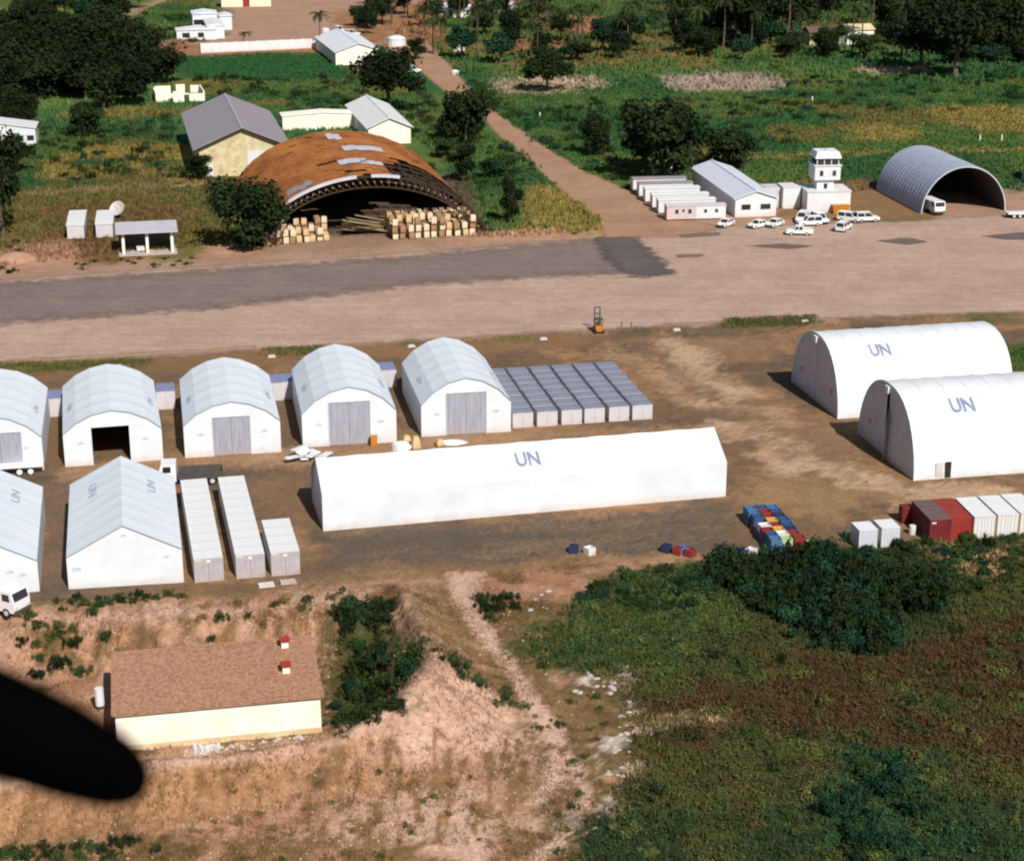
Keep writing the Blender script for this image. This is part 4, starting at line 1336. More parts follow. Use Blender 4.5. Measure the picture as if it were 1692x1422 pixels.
# ------------------------------------------------------------------ generic pitched building
def gabled(name, A, B, depth, he, hr, wall_m, roof_m, label, cat='building', angle=None, over=.6, wins=(), doors=(), group=None, width=None, back=None, steps=0):
    a = gp(*A)
    b = gp(*B)
    w = width or (b - a).length
    th = math.atan2(b.y - a.y, b.x - a.x) if angle is None else R(angle)
    c = a + Vector((math.cos(th), math.sin(th), 0)) * w / 2 if width else (a + b) / 2
    root = empty(name, c, th)
    tag(root, label, cat, group)
    h2 = w / 2
    k = MB()
    k.prism([(-h2, 0), (h2, 0), (h2, he), (0, hr), (-h2, he)], 0, depth, 'y')
    k.build('wall', wall_m, root)
    sl = (hr - he) / h2
    for s in (-1, 1):
        r = MB()
        e = h2 + over
        z_e = he - sl * over
        P = [(s * e, z_e + .10), (0, hr + .10), (0, hr + .30), (s * e, z_e + .30)]
        r.prism(P if s > 0 else P[::-1], -over, depth + over, 'y')
        slope = r.build('roof_slope', roof_m, root)
        if steps:
            for i in range(1, steps):
                y = -over + (depth + 2 * over) * i / steps
                q = MB(); q.quad((s * e, y - .05, z_e + .325), (0, y - .05, hr + .325), (0, y + .05, hr + .325), (s * e, y + .05, z_e + .325)); q.build('sheet_joint', roof_m, slope)
    rc = MB(); rc.box(-.25, .25, -over, depth + over, hr + .25, hr + .37); rc.build('ridge_cap', M_DOORGREY if roof_m is M_GREYROOF else roof_m, root)
    for (x0, x1, z0, z1) in wins:
        f = MB(); f.box(x0 - .1, x1 + .1, -.05, -.003, z0 - .1, z1 + .1); wf = f.build('window', M_PALE, root)
        g = MB(); g.box(x0, x1, -.09, -.055, z0, z1); g.build('pane', M_GLASS, wf)
    for (x0, x1, z1) in doors:
        f = MB(); f.box(x0, x1, -.07, -.003, 0, z1); f.build('door', M_CONT_W, root)
    return root
gabled('warehouse', (331, 293), (476, 284), 50.0, 6.6, 10.6, M_CREAM_STAINED, M_GREYROOF, 'old warehouse with grey pitched roof and stained cream gable', angle=12.6, over=1.4,
       width=19.0, doors=[(1.0, 6.2, 5.5), (-9.0, -6.5, 2.6)], steps=9)
gabled('white_roofed_shed', (610, 240), (678, 236), 38.0, 4.0, 6.2, M_CREAM, M_CONT_ROOF, 'white-roofed shed behind the rusty hangar', angle=12.6, over=.6, steps=6)
gabled('pale_wall_building', (468, 218), (600, 212), 6.0, 3.6, 4.2, M_CREAM, M_CREAM, 'low cream building between the warehouse and white-roofed shed', angle=12.6, over=.2)
gabled('office_building', (1214, 359), (1282, 357), 34.0, 3.6, 5.0, M_CONT_W, mat('pale_blue_roof', (.62, .66, .72), (.56, .6, .67), .4, .6), 'long white office building with two windows in its gable', angle=9.0, over=.4,
       wins=[(-2.9, -1.1, 1.5, 2.5), (1.0, 3.0, 1.5, 2.5)], steps=12)
gabled('low_white_building', (-90, 244), (60, 240), 9.0, 4.0, 5.6, M_CONT_W, M_CONT_W, 'low white building standing under dark trees', angle=10, over=.3, wins=[(6.0, 7.6, 1.2, 2.4), (8.6, 10.2, 1.2, 2.4), (-4, -2.4, 1.2, 2.4)])
gabled('compound_building', (555, 108), (612, 108), 44.0, 4.0, 6.5, M_CREAM, M_TARP, 'white-roofed shed at the corner of the walled compound', angle=14.0, over=.5, width=15)
gabled('cream_pavilion', (366, 12), (448, 11), 10.0, 4.5, 5.5, mat('bright_cream', (.78, .72, .55), (.7, .62, .44), .4, .8), M_CREAM, 'cream pavilion with a brick-red door beyond the compound', angle=10)
k = MB(); k.box(-1.4, 1.4, -.12, -.004, 0, 3.4); k.build('door', M_RED, bpy.data.objects['cream_pavilion'])

# ruined white walls by the grove
ru = empty('ruined_house', gp(300, 170), R(14)); tag(ru, 'roofless white ruin with gaping openings beside the grove', 'ruin')
for (x0, x1, y0, y1, z) in [(-7, -3.6, 0, .35, 2.6), (-2.2, .8, 0, .35, 3.2), (2.2, 6.5, 0, .35, 2.4), (-7, -6.6, .36, 12, 2.8), (6.1, 6.5, .36, 14, 3.0), (-6.5, -2, 13, 13.4, 3.0), (-.5, 2, 13, 13.4, 3.3), (3.6, 6, 14.1, 14.5, 2.8), (-6.5, 0, 6, 6.3, 1.8)]:
    MB().box(x0, x1, y0, y1, 0, z).build('wall', M_CREAM, ru)
for (x0, x1) in [(-3.6, -2.2), (.8, 2.2)]:
    MB().box(x0, x1, .02, .33, 2.2, 2.6).build('lintel', M_CREAM, ru)

# compound wall
a, b = gp(333, 88), gp(556, 78)
cw = empty('compound_wall', a, math.atan2(b.y - a.y, b.x - a.x)); tag(cw, 'long whitewashed compound wall above the green lawn', 'wall')
Lw = (b - a).length
for i in range(12):
    x0, x1 = Lw * i / 12, Lw * (i + 1) / 12
    MB().box(x0 + .2, x1 - .2, 0, .3, 0, 3.2).build('wall_panel', M_CONT_W, cw)
for i in range(13):
    x = Lw * i / 12
    MB().box(x - .2, x + .2, -.06, .36, 0, 3.4).build('pier', M_CONT_W, cw)

# white flat-roofed block in the compound (several volumes)
bl = empty('white_villa', gp(330, 66), R(12)); tag(bl, 'angular white villa of joined blocks left of the compound yard', 'building')
for (x0, x1, y0, y1, h) in [(-8, 6, 0, 8, 3.4), (3, 9, 3, 26, 4.4), (-1, 8, 28, 40, 6.2), (9, 13.5, 30, 40, 5.0)]:
    v = MB(); v.box(x0, x1, y0, y1, 0, h); v.build('wall', M_TARP, bl)
    v = MB(); v.prism([(x0 - .3, h + .01), (x1 + .3, h + .01), (x1 + .3, h + .2), ((x0 + x1) / 2, h + .9), (x0 - .3, h + .2)], y0 - .3, y1 + .3, 'y'); v.build('roof', M_TARP, bl)
for (x0, x1) in [(-6, -3.4), (-.5, 1.6)]:
    MB().box(x0, x1, -.12, -.004, .9, 2.5).build('window', M_GLASS, bl)
MB().box(-.6, 7.4, 27.7, 27.99, 2.6, 4.2).build('window', M_GLASS, bl)

# far houses among the palms
for (px, py, w, d, h, wm, rm, lab) in [(735, 27, 8, 7, 3.2, M_CREAM, M_ZINC, 'small zinc-roofed house farther from the road among palms'), (764, 29, 7, 7, 3.0, M_CREAM, M_TARP, 'small pale-roofed house in the middle of three among palms'), (830, 27, 11, 8, 3.4, M_CREAM, M_TARP, 'wider pale-roofed house beside the clearing with palms'),
                                       (1358, 76, 9, 8, 4.5, M_CREAM_STAINED, M_BROWNROOF, 'cream house with dark roof behind tall palm trunks'), (1388, 75, 6, 7, 4.0, M_CREAM, M_BROWNROOF, 'narrow cream house between two others behind palms'), (1421, 75, 10, 8, 5.2, M_CREAM, M_CREAM_STAINED, 'cream house with pale roof behind palm trunks'),
                                       (1575, 22, 9, 8, 4.5, M_CREAM_STAINED, M_TILE, 'small brown-roofed house half buried in dark trees'), (1545, 12, 6, 6, 4.5, M_CREAM_STAINED, M_TILE, 'tiny brown hut buried in dark trees')]:
    q = gp(px, py)
    q2 = q + Vector((w, 0, 0))
    root = empty('far_house', q, R(random.uniform(0, 16))); tag(root, lab, 'house', 'houses among the palms')
    v = MB(); v.prism([(-w / 2, 0), (w / 2, 0), (w / 2, h), (-w / 2, h)], 0, d, 'y'); v.build('wall', wm, root)
    v = MB(); v.prism([(-.5, h), (d / 2, h + 1.6), (d + .5, h), (d + .5, h + .15), (d / 2, h + 1.75), (-.5, h + .15)], -w / 2 - .4, w / 2 + .4, 'x'); v.build('roof', rm, root)
    for x in (-w * .3, w * .22):
        MB().box(x, x + 1.1, -.06, -.003, 1.0, 2.3).build('window', M_GLASS, root)

# ------------------------------------------------------------------ prefab cabins beside the office
def cabin(name, px, py, w, d, h, wall_m, roof_m, label, group, angle=7.0, two=None, wins=()):
    root = empty(name, gp(px, py), R(angle)); tag(root, label, 'cabin', group)
    if two:
        MB().box(0, w * .5, 0, d, .25, h).build('wall', two, root); MB().box(w * .5 + .01, w, 0, d, .25, h).build('wall', wall_m, root)
    else:
        MB().box(0, w, 0, d, .25, h).build('wall', wall_m, root)
    r = MB(); r.prism([(-.12, h + .003), (d + .12, h + .003), (d + .12, h + .12), (d / 2, h + .26), (-.12, h + .12)], -.12, w + .12, 'x'); r.build('roof', roof_m, root)
    for x in (.2, w * .5, w - .5):
        MB().box(x, x + .3, .1, d - .1, 0, .25).build('skid', M_STEEL, root)
    for (x0, x1, z0, z1) in wins:
        f = MB(); f.box(x0, x1, -.05, -.003, z0, z1); wf = f.build('window', M_PALE, root)
        g = MB(); g.box(x0 + .08, x1 - .08, -.08, -.053, z0 + .08, z1 - .08); g.build('pane', M_GLASS, wf)
    return root
GC = 'prefab cabins in a row by the office'
M_PINKW = mat('pinkish_cabin_wall', (.58, .48, .47), (.5, .42, .41), .8, .7)
cabin('prefab_cabin', 1101.6, 365, 11.8, 2.6, 2.8, M_CONT_W, M_PALE, 'prefab cabin with pinkish and white halves and three dark windows', GC, 7, M_PINKW, wins=[(1.6, 2.4, 1.3, 2.3), (3.0, 3.6, 1.6, 2.3), (4.2, 5.0, 1.3, 2.3), (7.4, 8.1, 1.4, 2.2), (9.6, 10.3, 1.4, 2.2)])
cabin('prefab_cabin', 1088, 354, 11.6, 2.6, 2.7, M_CONT_W, M_CONT_ROOF, 'white prefab cabin directly behind the half-pinkish one', GC)
cabin('prefab_cabin', 1078, 345, 11.6, 2.6, 2.7, M_CONT_W, M_CONT_ROOF, 'white prefab cabin third from the apron in its row', GC)
cabin('prefab_cabin', 1066, 335, 11.4, 2.6, 2.8, M_CONT_W, M_CONT_ROOF, 'white prefab cabin fourth from the apron in its row', GC)
cabin('prefab_cabin', 1056, 326, 11.4, 2.8, 2.7, M_CONT_W, M_GREYROOF, 'prefab cabin with grey roof next to the white-roofed ones', GC)
cabin('prefab_cabin', 1046, 318, 11.4, 2.8, 2.7, M_CONT_W, M_GREYROOF, 'prefab cabin with grey roof at the far end of its row', GC)
cabin('prefab_cabin', 1081, 293, 5.4, 2.6, 2.6, M_CONT_W, M_CONT_ROOF, 'short white cabin set behind the grey-roofed ones', GC)

# control tower
tw = empty('control_tower', gp(1333, 352), R(5)); tag(tw, 'white control tower with glazed cab above a square base building', 'tower')
MB().box(0, 8.8, 0, 7, 0, 4.2).build('base_building', M_CONT_W, tw)
MB().box(-.15, 8.95, -.15, 7.15, 4.203, 4.4).build('base_roof', M_CONT_W, tw)
MB().box(2.2, 5.6, 1.6, 5.0, 4.41, 6.4).build('shaft', M_CONT_W, tw)
MB().box(1.5, 6.7, .9, 6.1, 6.41, 9.2).build('upper_room', M_CONT_W, tw)
for x in (2.5, 5.1):
    w_ = MB(); w_.box(x - .1, x + .75, .84, .897, 7.2, 8.4); wf = w_.build('window', M_PALE, tw)
    w_ = MB(); w_.box(x, x + .65, .80, .837, 7.3, 8.3); w_.build('pane', M_GLASS, wf)
MB().box(3.6, 4.3, 1.5, 1.597, 4.6, 5.6).build('window', M_GLASS, tw)
MB().box(1.3, 6.9, .7, 6.3, 9.203, 9.4).build('gallery', M_CONT_W, tw)
MB().box(1.9, 6.3, 1.3, 5.7, 9.403, 10.6).build('glazing', M_GLASS, tw)
for x in (1.85, 3.3, 4.75, 6.2):
    MB().box(x, x + .15, 1.22, 1.297, 9.403, 10.6).build('mullion', M_CONT_W, tw)
rk = MB(); rk.rings([[(1.6, 1, 10.6), (6.6, 1, 10.6), (6.6, 6, 10.6), (1.6, 6, 10.6)], [(1.4, .8, 10.75), (6.8, .8, 10.75), (6.8, 6.2, 10.75), (1.4, 6.2, 10.75)], [(1.9, 1.3, 12.0), (6.3, 1.3, 12.0), (6.3, 5.7, 12.0), (1.9, 5.7, 12.0)]])
rk.build('cab_roof', M_TARP, tw)
MB().bar((4, 3.5, 12), (4, 3.5, 13.6), .1).build('antenna', M_STEEL, tw)
bx = empty('square_water_tank', gp(1293, 345), R(6)); tag(bx, 'tall pale block with white front left of the control tower', 'tank')
MB().box(0, 3.6, 0, 4.5, 0, 4.3).build('body', M_CONT_W, bx)
MB().box(-3.4, -.02, 1.5, 6, 0, 4.0).build('annex', M_PALE, bx)
MB().box(-.1, 3.7, -.1, 4.6, 4.303, 4.45).build('lid', M_CONT_W, bx)
oc = empty('orange_skip', gp(1376, 354), R(5)); tag(oc, 'orange steel skip in front of the control tower', 'skip')
sk = MB(); sk.rings([[(.2, 0, 0), (3.2, 0, 0), (3.2, 1.8, 0), (.2, 1.8, 0)], [(0, -.1, 1.6), (3.4, -.1, 1.6), (3.4, 1.9, 1.6), (0, 1.9, 1.6)]])
sk.build('body', M_ORANGE, oc)
MB().box(-.06, 3.46, -.16, 1.96, 1.6, 1.72).build('rim', M_ORANGE, oc)

# ------------------------------------------------------------------ open arch hangars
def arch_hangar(name, loc, th, w, h, d, label, notch=True, m=M_BLUEARCH):
    root = empty(name, loc, th); tag(root, label, 'hangar', 'blue-grey arch hangars')
    n = 30
    def P(i, o=0.0):
        an = math.pi * i / n
        return (-(w / 2 + o) * math.cos(an), (h + o) * math.sin(an))
    nb = 16
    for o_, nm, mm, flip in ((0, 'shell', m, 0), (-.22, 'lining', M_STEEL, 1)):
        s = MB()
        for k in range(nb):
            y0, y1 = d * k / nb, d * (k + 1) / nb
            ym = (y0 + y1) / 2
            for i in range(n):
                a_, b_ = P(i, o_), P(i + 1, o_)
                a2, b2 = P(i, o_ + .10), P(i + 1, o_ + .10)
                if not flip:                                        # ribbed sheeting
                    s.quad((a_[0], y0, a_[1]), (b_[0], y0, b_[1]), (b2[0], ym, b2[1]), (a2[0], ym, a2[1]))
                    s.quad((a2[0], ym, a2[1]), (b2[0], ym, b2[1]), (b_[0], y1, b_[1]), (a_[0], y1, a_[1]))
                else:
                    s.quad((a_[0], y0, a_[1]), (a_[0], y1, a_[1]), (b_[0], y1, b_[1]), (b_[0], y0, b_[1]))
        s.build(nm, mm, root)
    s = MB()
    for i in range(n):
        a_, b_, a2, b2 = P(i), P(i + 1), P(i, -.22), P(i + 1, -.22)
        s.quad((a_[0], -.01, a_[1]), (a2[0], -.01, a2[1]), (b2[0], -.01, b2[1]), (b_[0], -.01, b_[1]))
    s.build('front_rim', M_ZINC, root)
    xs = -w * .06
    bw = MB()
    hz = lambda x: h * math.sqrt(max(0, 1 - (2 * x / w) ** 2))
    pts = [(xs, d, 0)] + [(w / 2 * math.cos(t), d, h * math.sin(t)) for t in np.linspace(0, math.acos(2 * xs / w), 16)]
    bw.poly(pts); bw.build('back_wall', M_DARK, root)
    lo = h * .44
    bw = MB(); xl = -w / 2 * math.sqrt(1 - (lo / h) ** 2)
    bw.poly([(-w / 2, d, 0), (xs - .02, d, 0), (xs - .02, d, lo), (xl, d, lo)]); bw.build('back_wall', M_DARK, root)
    return root
a, b = gp(1522.5, 354), gp(1660.6, 348)
arch_hangar('arch_hangar', (a + b) / 2, R(10.0), (b - a).length, 9.3, 25.0, 'blue-grey corrugated arch hangar open at the front, truck in its mouth')
arch_hangar('arch_hangar', gp(1838, 334), R(10.0), 17.0, 9.0, 25.0, 'blue-grey arch hangar showing only its curved edge beyond the first')

# ------------------------------------------------------------------ left verge: two cabins, dish, open shelter
GV_ = 'white cabins on the verge of the strip'
cabin('site_cabin', 112, 397, 3.1, 14.0, 2.7, M_PALE, M_CONT_ROOF, 'narrow white site cabin standing farther from the open shelter', GV_, 10.5)
cabin('site_cabin', 159.4, 395, 3.1, 13.0, 2.7, M_PALE, M_CONT_ROOF, 'narrow white site cabin with the satellite dish behind it', GV_, 10.5)
ds = empty('satellite_dish', gp(196, 362), R(-20)); tag(ds, 'grey satellite dish behind the white site cabin', 'satellite dish')
MB().cyl((0, 0, 0), .16, 1.6, 8).build('mast', M_STEEL, ds)
rr = []
for q, z in ((.05, 0), (.6, .08), (1.1, .28), (1.55, .6), (1.6, .6), (1.1, .2), (.6, .0), (.05, -.08)):
    rr.append([(q * math.cos(t), q * math.sin(t), z) for t in np.linspace(0, 2 * math.pi, 19)[:-1]])
dm = MB(); dm.rings(rr, caps=True)
do = dm.build('reflector', M_PALE, ds, True); do.location = (0, 0, 1.9); do.rotation_euler = (R(52), 0, 0)
MB().bar((0, -.2, 2.0), (0, -1.3, 2.9), .06).build('feed_arm', M_STEEL, ds)
shl = empty('open_shelter', gp(205, 421), R(12)); tag(shl, 'open shelter with grey roof on three cream posts', 'shelter')
for x in (0, 4.25, 8.7):
    MB().box(x - .25, x + .25, -.2, .25, 0, 3.9).build('post', M_CREAM, shl)
    MB().box(x - .2, x + .2, 5.2, 5.6, 0, 3.9).build('post', M_CREAM, shl)
r = MB(); r.prism([(-1.2, 4.0), (6.4, 4.5), (6.4, 4.7), (-1.2, 4.2)], -1.3, 9.8, 'x'); r.build('roof', mat('pale_grey_sheet', (.50, .47, .52), (.43, .41, .46), .5, .7), shl)
MB().box(-.8, 9.4, 5.7, 5.95, 0, 4.3).build('back_wall', M_STEEL, shl)
MB().box(-.9, 9.5, -1.4, 5.6, 0, .12).build('floor_slab', M_STONE, shl)
tb = empty('white_table', shl.location + Vector((2.0, 1.6, .12)), R(12)); tag(tb, 'small white table under the open shelter', 'table')
MB().box(0, 1.7, 0, .9, .85, .95).build('top', M_CONT_W, tb)
for x in (.05, 1.55):
    for y in (.05, .75): MB().box(x, x + .1, y, y + .1, 0, .85).build('leg', M_CONT_W, tb)
MB().box(.1, 1.6, .02, .05, .2, .8).build('front_panel', M_CONT_W, tb)

# ------------------------------------------------------------------ vehicles
def wheel(parent, x, y, r=.36, w=.24):
    t = MB(); t.cyl((x - w / 2, y, r), r, w, 12, axis='x')
    o = t.build('wheel', M_TYRE, parent)
    s = 1 if x > 0 else -1
    k = MB(); k.cyl((x + s * (w / 2 - .005) - (0 if s > 0 else .03), y, r), r * .55, .03, 10, axis='x'); k.build('rim', M_RIM, o)

def make_car(name, kind):
    """front towards -y"""
    root = empty(name, (0, 0, 0))
    if kind == 'suv':
        body = [(-2.35, .42), (2.3, .42), (2.34, 1.12), (-1.15, 1.12), (-2.2, 1.02), (-2.38, .75)]
        cab = [(-1.05, 1.12), (2.28, 1.12), (2.2, 1.86), (-.45, 1.86)]
    elif kind == 'pickup':
        body = [(-2.5, .45), (2.6, .45), (2.62, 1.08), (-1.3, 1.1), (-2.35, 1.02), (-2.52, .75)]
        cab = [(-1.2, 1.1), (.7, 1.1), (.6, 1.74), (-.65, 1.74)]
    else:
        body = [(-2.15, .32), (2.1, .32), (2.15, .9), (1.5, .95), (-1.1, .95), (-2.1, .82), (-2.2, .6)]
        cab = [(-.95, .95), (1.75, .95), (1.05, 1.42), (-.3, 1.42)]
    w = .88
    b = MB(); b.prism(body, -w, w, 'x'); b.build('body', M_CAR, root)
    c = MB()
    n = len(c.v)
    y = [p[0] for p in cab]; z = [p[1] for p in cab]
    ins = .14
    lo0, lo1, hi1, hi0 = cab
    P = [(-w + .03, lo0[0], lo0[1] + .003), (w - .03, lo0[0], lo0[1] + .003), (w - .03, lo1[0], lo1[1] + .003), (-w + .03, lo1[0], lo1[1] + .003),
         (-w + ins, hi0[0], hi0[1]), (w - ins, hi0[0], hi0[1]), (w - ins, hi1[0], hi1[1]), (-w + ins, hi1[0], hi1[1])]
    c.v += P
    c.f += [(0, 1, 5, 4), (1, 2, 6, 5), (2, 3, 7, 6), (3, 0, 4, 7)]
    c.build('glasshouse', M_GLASS, root)
    r = MB(); r.box(-w + ins - .04, w - ins + .04, hi0[0] - .05, hi1[0] + .05, hi0[1] + .002, hi0[1] + .08); r.build('roof', M_CAR, root)
    for sx in (-1, 1):
        for (ya, za), (yb, zb) in ((lo0, hi0), (lo1, hi1), (((lo0[0] + lo1[0]) / 2, lo0[1]), ((hi0[0] + hi1[0]) / 2, hi0[1]))):
            p = MB(); p.bar((sx * (w - .03), ya, za), (sx * (w - ins), yb, zb), .11); p.build('pillar', M_CAR, root)
    if kind == 'pickup':
        q = MB(); q.box(-w + .12, w - .12, .85, 2.5, 1.083, 1.10); q.build('cargo_bed', M_STEEL, root)
        for x0, x1, y0, y1 in ((-w, -w + .1, .8, 2.6), (w - .1, w, .8, 2.6), (-w + .1, w - .1, 2.5, 2.6)):
            MB().box(x0, x1, y0, y1, 1.1, 1.35).build('bed_side', M_CAR, root)
    for y in (-1.45, 1.4):
        for x in (-.82, .82):
            wheel(root, x, y)
    bm = MB(); yb = min(p[0] for p in body); bm.box(-w + .02, w - .02, yb - .1, yb + .02, .4, .62); bm.build('bumper', M_STEEL, root)
    for x in (-.62, .62):
        h = MB(); h.box(x - .17, x + .17, yb - .03, yb + .06, .68, .86); h.build('headlight', M_RIM, root)
    return root

def make_truck(name, L, load, cargo_m):
    root = empty(name, (0, 0, 0))
    c = MB(); c.prism([(-L / 2, .6), (-L / 2 + 2.1, .6), (-L / 2 + 2.1, 2.75), (-L / 2 + .35, 2.75), (-L / 2 + .02, 1.75)], -1.15, 1.15, 'x'); c.build('cab', M_CAR, root)
    g = MB(); g.quad((-1.0, -L / 2 + .02, 1.78), (1.0, -L / 2 + .02, 1.78), (1.0, -L / 2 + .29, 2.6), (-1.0, -L / 2 + .29, 2.6)); g.build('windscreen', M_GLASS, root)
    for s in (-1, 1):
        g = MB(); x = s * 1.158; g.quad((x, -L / 2 + .5, 1.75), (x, -L / 2 + 1.5, 1.75), (x, -L / 2 + 1.5, 2.5), (x, -L / 2 + .6, 2.5)); g.build('side_window', M_GLASS, root)
    MB().box(-.45, .45, -L / 2 + .3, L / 2, .55, .85).build('chassis', M_STEEL, root)
    MB().box(-1.2, 1.2, -L / 2 + 2.25, L / 2, .86, 1.1).build('bed', cargo_m, root)
    if load == 'sides':
        for x in (-1.2, 1.14): MB().box(x, x + .06, -L / 2 + 2.25, L / 2, 1.1, 1.75).build('bed_side', cargo_m, root)
        MB().box(-1.14, 1.14, L / 2 - .06, L / 2, 1.1, 1.75).build('tailgate', cargo_m, root)
    elif load == 'cover':
        MB().box(-1.2, 1.2, -L / 2 + 2.3, L / 2, 1.1, 2.7).build('cargo_cover', cargo_m, root)
    for y in (-L / 2 + 1.1, L / 2 - 2.4, L / 2 - 1.2):
        for x in (-1.0, 1.0): wheel(root, x, y, .5, .32)
    MB().box(-1.15, 1.15, -L / 2 - .12, -L / 2 + .1, .5, .85).build('bumper', M_STEEL, root)
    for x in (-.85, .85): MB().box(x - .18, x + .18, -L / 2 - .04, -L / 2 + .06, .95, 1.2).build('headlight', M_RIM, root)
    return root

GCAR = 'cars parked in front of the control tower'
cars = {k: make_car('parked_car', k) for k in ('suv', 'pickup', 'sedan')}
cfirst = {k: True for k in cars}
for kd, px, py, rz, lab in [('sedan', 1199, 374, -35, 'white car at the corner of the half-pinkish cabin'), ('sedan', 1252, 376, -50, 'white car in front of the office gable windows, nearer the cabins'), ('sedan', 1280, 374, -40, 'white car in front of the office gable, nearer the tower'),
                            ('suv', 1325, 366, -20, 'white off-roader parked closest to the tower base wall'), ('suv', 1337, 373, -80, 'white off-roader parked crosswise among the group'), ('suv', 1354, 368, 20, 'white off-roader at the orange skip'),
                            ('pickup', 1320, 388, -95, 'white pickup parked farthest out on the apron'), ('suv', 1394, 381, 150, 'white off-roader with dark open side out on the apron'), ('suv', 1404, 366, 60, 'white off-roader just beyond the orange skip'), ('suv', 1432, 366, 100, 'white off-roader parked alone toward the arch hangar')]:
    o = cars[kd] if cfirst[kd] else copy_tree(cars[kd]); cfirst[kd] = False
    o.location = gp(px, py); o.rotation_euler = (0, 0, R(rz)); tag(o, lab, 'car', GCAR)
for kd, px, py, rz, lab in [('suv', 680, 121, 60, 'white van-like car beside the dirt road under the round tree'), ('suv', 560, 54, 30, 'white car in the compound yard next to the palm'), ('suv', 582, 60, 80, 'white car parked behind the compound shed')]:
    o = copy_tree(cars[kd]); o.location = gp(px, py); o.rotation_euler = (0, 0, R(rz)); tag(o, lab, 'car', 'cars near the walled compound'); o.scale = (1.25,) * 3
def put_truck(o, px, py, rz, lab, grp=None):
    o.location = gp(px, py); o.rotation_euler = (0, 0, R(rz)); tag(o, lab, 'truck', grp)
put_truck(make_truck('truck', 6.5, 'cover', M_CAR), 1540, 351, 15, 'white box truck parked in the mouth of the arch hangar')
put_truck(make_truck('flatbed_truck', 9.0, 'flat', M_CAR), 1699, 359, 95, 'white flatbed truck beside the arch hangar', None)
put_truck(make_truck('truck', 7.5, 'sides', M_STEEL), 316, 797, -82, 'truck with dark bed parked behind the small container rows')
put_truck(make_truck('truck', 8.0, 'flat', M_STEEL), -12, 1004, 62, 'white truck with dark windscreen at the corner of the pitched hall')
tl = empty('long_trailer', gp(2, 786), R(11)); tag(tl, 'long low trailer in front of the hall, round wheels showing', 'trailer')
MB().box(-6.5, 5.0, -.2, 1.8, .9, 1.15).build('deck', M_CAR, tl)
for x in (-5.2, -4.2, 2.2, 3.5):
    t_ = MB(); t_.cyl((x, -.35, .45), .45, .3, 12, axis='y'); w_ = t_.build('wheel', M_TYRE, tl)
    k = MB(); k.cyl((x, -.4, .45), .34, .045, 12, axis='y'); k.build('rim', M_CAR, w_)
    t_ = MB(); t_.cyl((x, 1.6, .45), .45, .3, 12, axis='y'); t_.build('wheel', M_TYRE, tl)
# forklift on the shoulder of the strip
fk = empty('forklift', gp(989, 549), R(8)); tag(fk, 'orange forklift with tall dark mast at the edge of the strip', 'forklift')
MB().prism([(-.9, .35), (1.1, .35), (1.1, 1.2), (.4, 1.3), (-.9, 1.0)], -.6, .6, 'x').build('body', M_ORANGE, fk)
for x in (-.42, .42): MB().box(x - .09, x + .09, 1.25, 1.42, .15, 3.7).build('mast_rail', M_STEEL, fk)
for z in (.4, 1.6, 2.6, 3.6): MB().box(-.33, .33, 1.27, 1.39, z, z + .14).build('cross_bar', M_STEEL, fk)
for x in (-.3, .3): MB().box(x - .07, x + .07, 1.43, 2.5, .1, .16).build('fork', M_STEEL, fk)
for x, y in ((-.55, -.75), (.55, -.75), (-.55, .6), (.55, .6)):
    MB().bar((x, y, 1.1), (x, y, 2.1), .07).build('guard_post', M_STEEL, fk); wheel(fk, x * 1.05, y * 1.1, .34, .24)
MB().box(-.6, .6, -.8, .65, 2.1, 2.2).build('guard_roof', M_STEEL, fk)
MB().box(-.3, .3, -.4, .1, 1.25, 1.75).build('seat', M_STEEL, fk)
for px, py, lab in [(1027, 545, 'thin brown marker post nearer the forklift'), (1043, 546, 'thin brown marker post farther from the forklift')]:
    p = empty('marker_post', gp(px, py)); tag(p, lab, 'post', 'marker posts on the strip shoulder')
    MB().cyl((0, 0, 0), .1, 1.35, 8).build('pole', M_TIMBER, p); MB().box(-.5, .15, -.15, .15, 0, .22).build('foot', M_TIMBER, p)
mk = MB(); mk.prism([(-.6, 0), (.6, 0), (.45, .3), (-.45, .3)], -.3, .3, 'y'); mkm = mk.mesh('marker_block', M_CONT_W)
for px, py in [(898, 561), (1118, 546), (449, 590), (195, 606), (1330, 532), (680, 573)]:
    o = link('marker_block', mkm); o.location = gp(px, py); o.rotation_euler = (0, 0, R(15)); tag(o, 'white wedge-shaped marker block along the edge of the strip', 'marker', 'white marker blocks along the strip')

# heap of white sheets and odds and ends in the lane
hs = empty('sheet_heap', gp(512, 757), R(10)); tag(hs, 'untidy heap of white roofing sheets in front of a faceted hall', 'heap')
for i in range(11):
    m_ = Matrix.Translation((RNG.normal(0, 1.4), RNG.normal(0, .9), .22 + i * .09)) @ Matrix.Rotation(RNG.random() * 3, 4, 'Z') @ Matrix.Rotation(RNG.normal(0, .12), 4, 'X')
    MB().box(-1.1, 1.1, -.5, .5, -.05, .05, m_).build('sheet', M_TARP, hs)
tp = MB(); rr = []
for z, q in ((0, 1.3), (.35, 1.25), (.8, .95), (1.05, .4)):
    rr.append([(q * (1 + RNG.normal(0, .1)) * math.cos(t), .8 * q * (1 + RNG.normal(0, .1)) * math.sin(t), z) for t in np.linspace(0, 6.283, 11)[:-1]])
tp.rings(rr)
tpm = tp.mesh('tarpaulin_bundle', M_TARP)
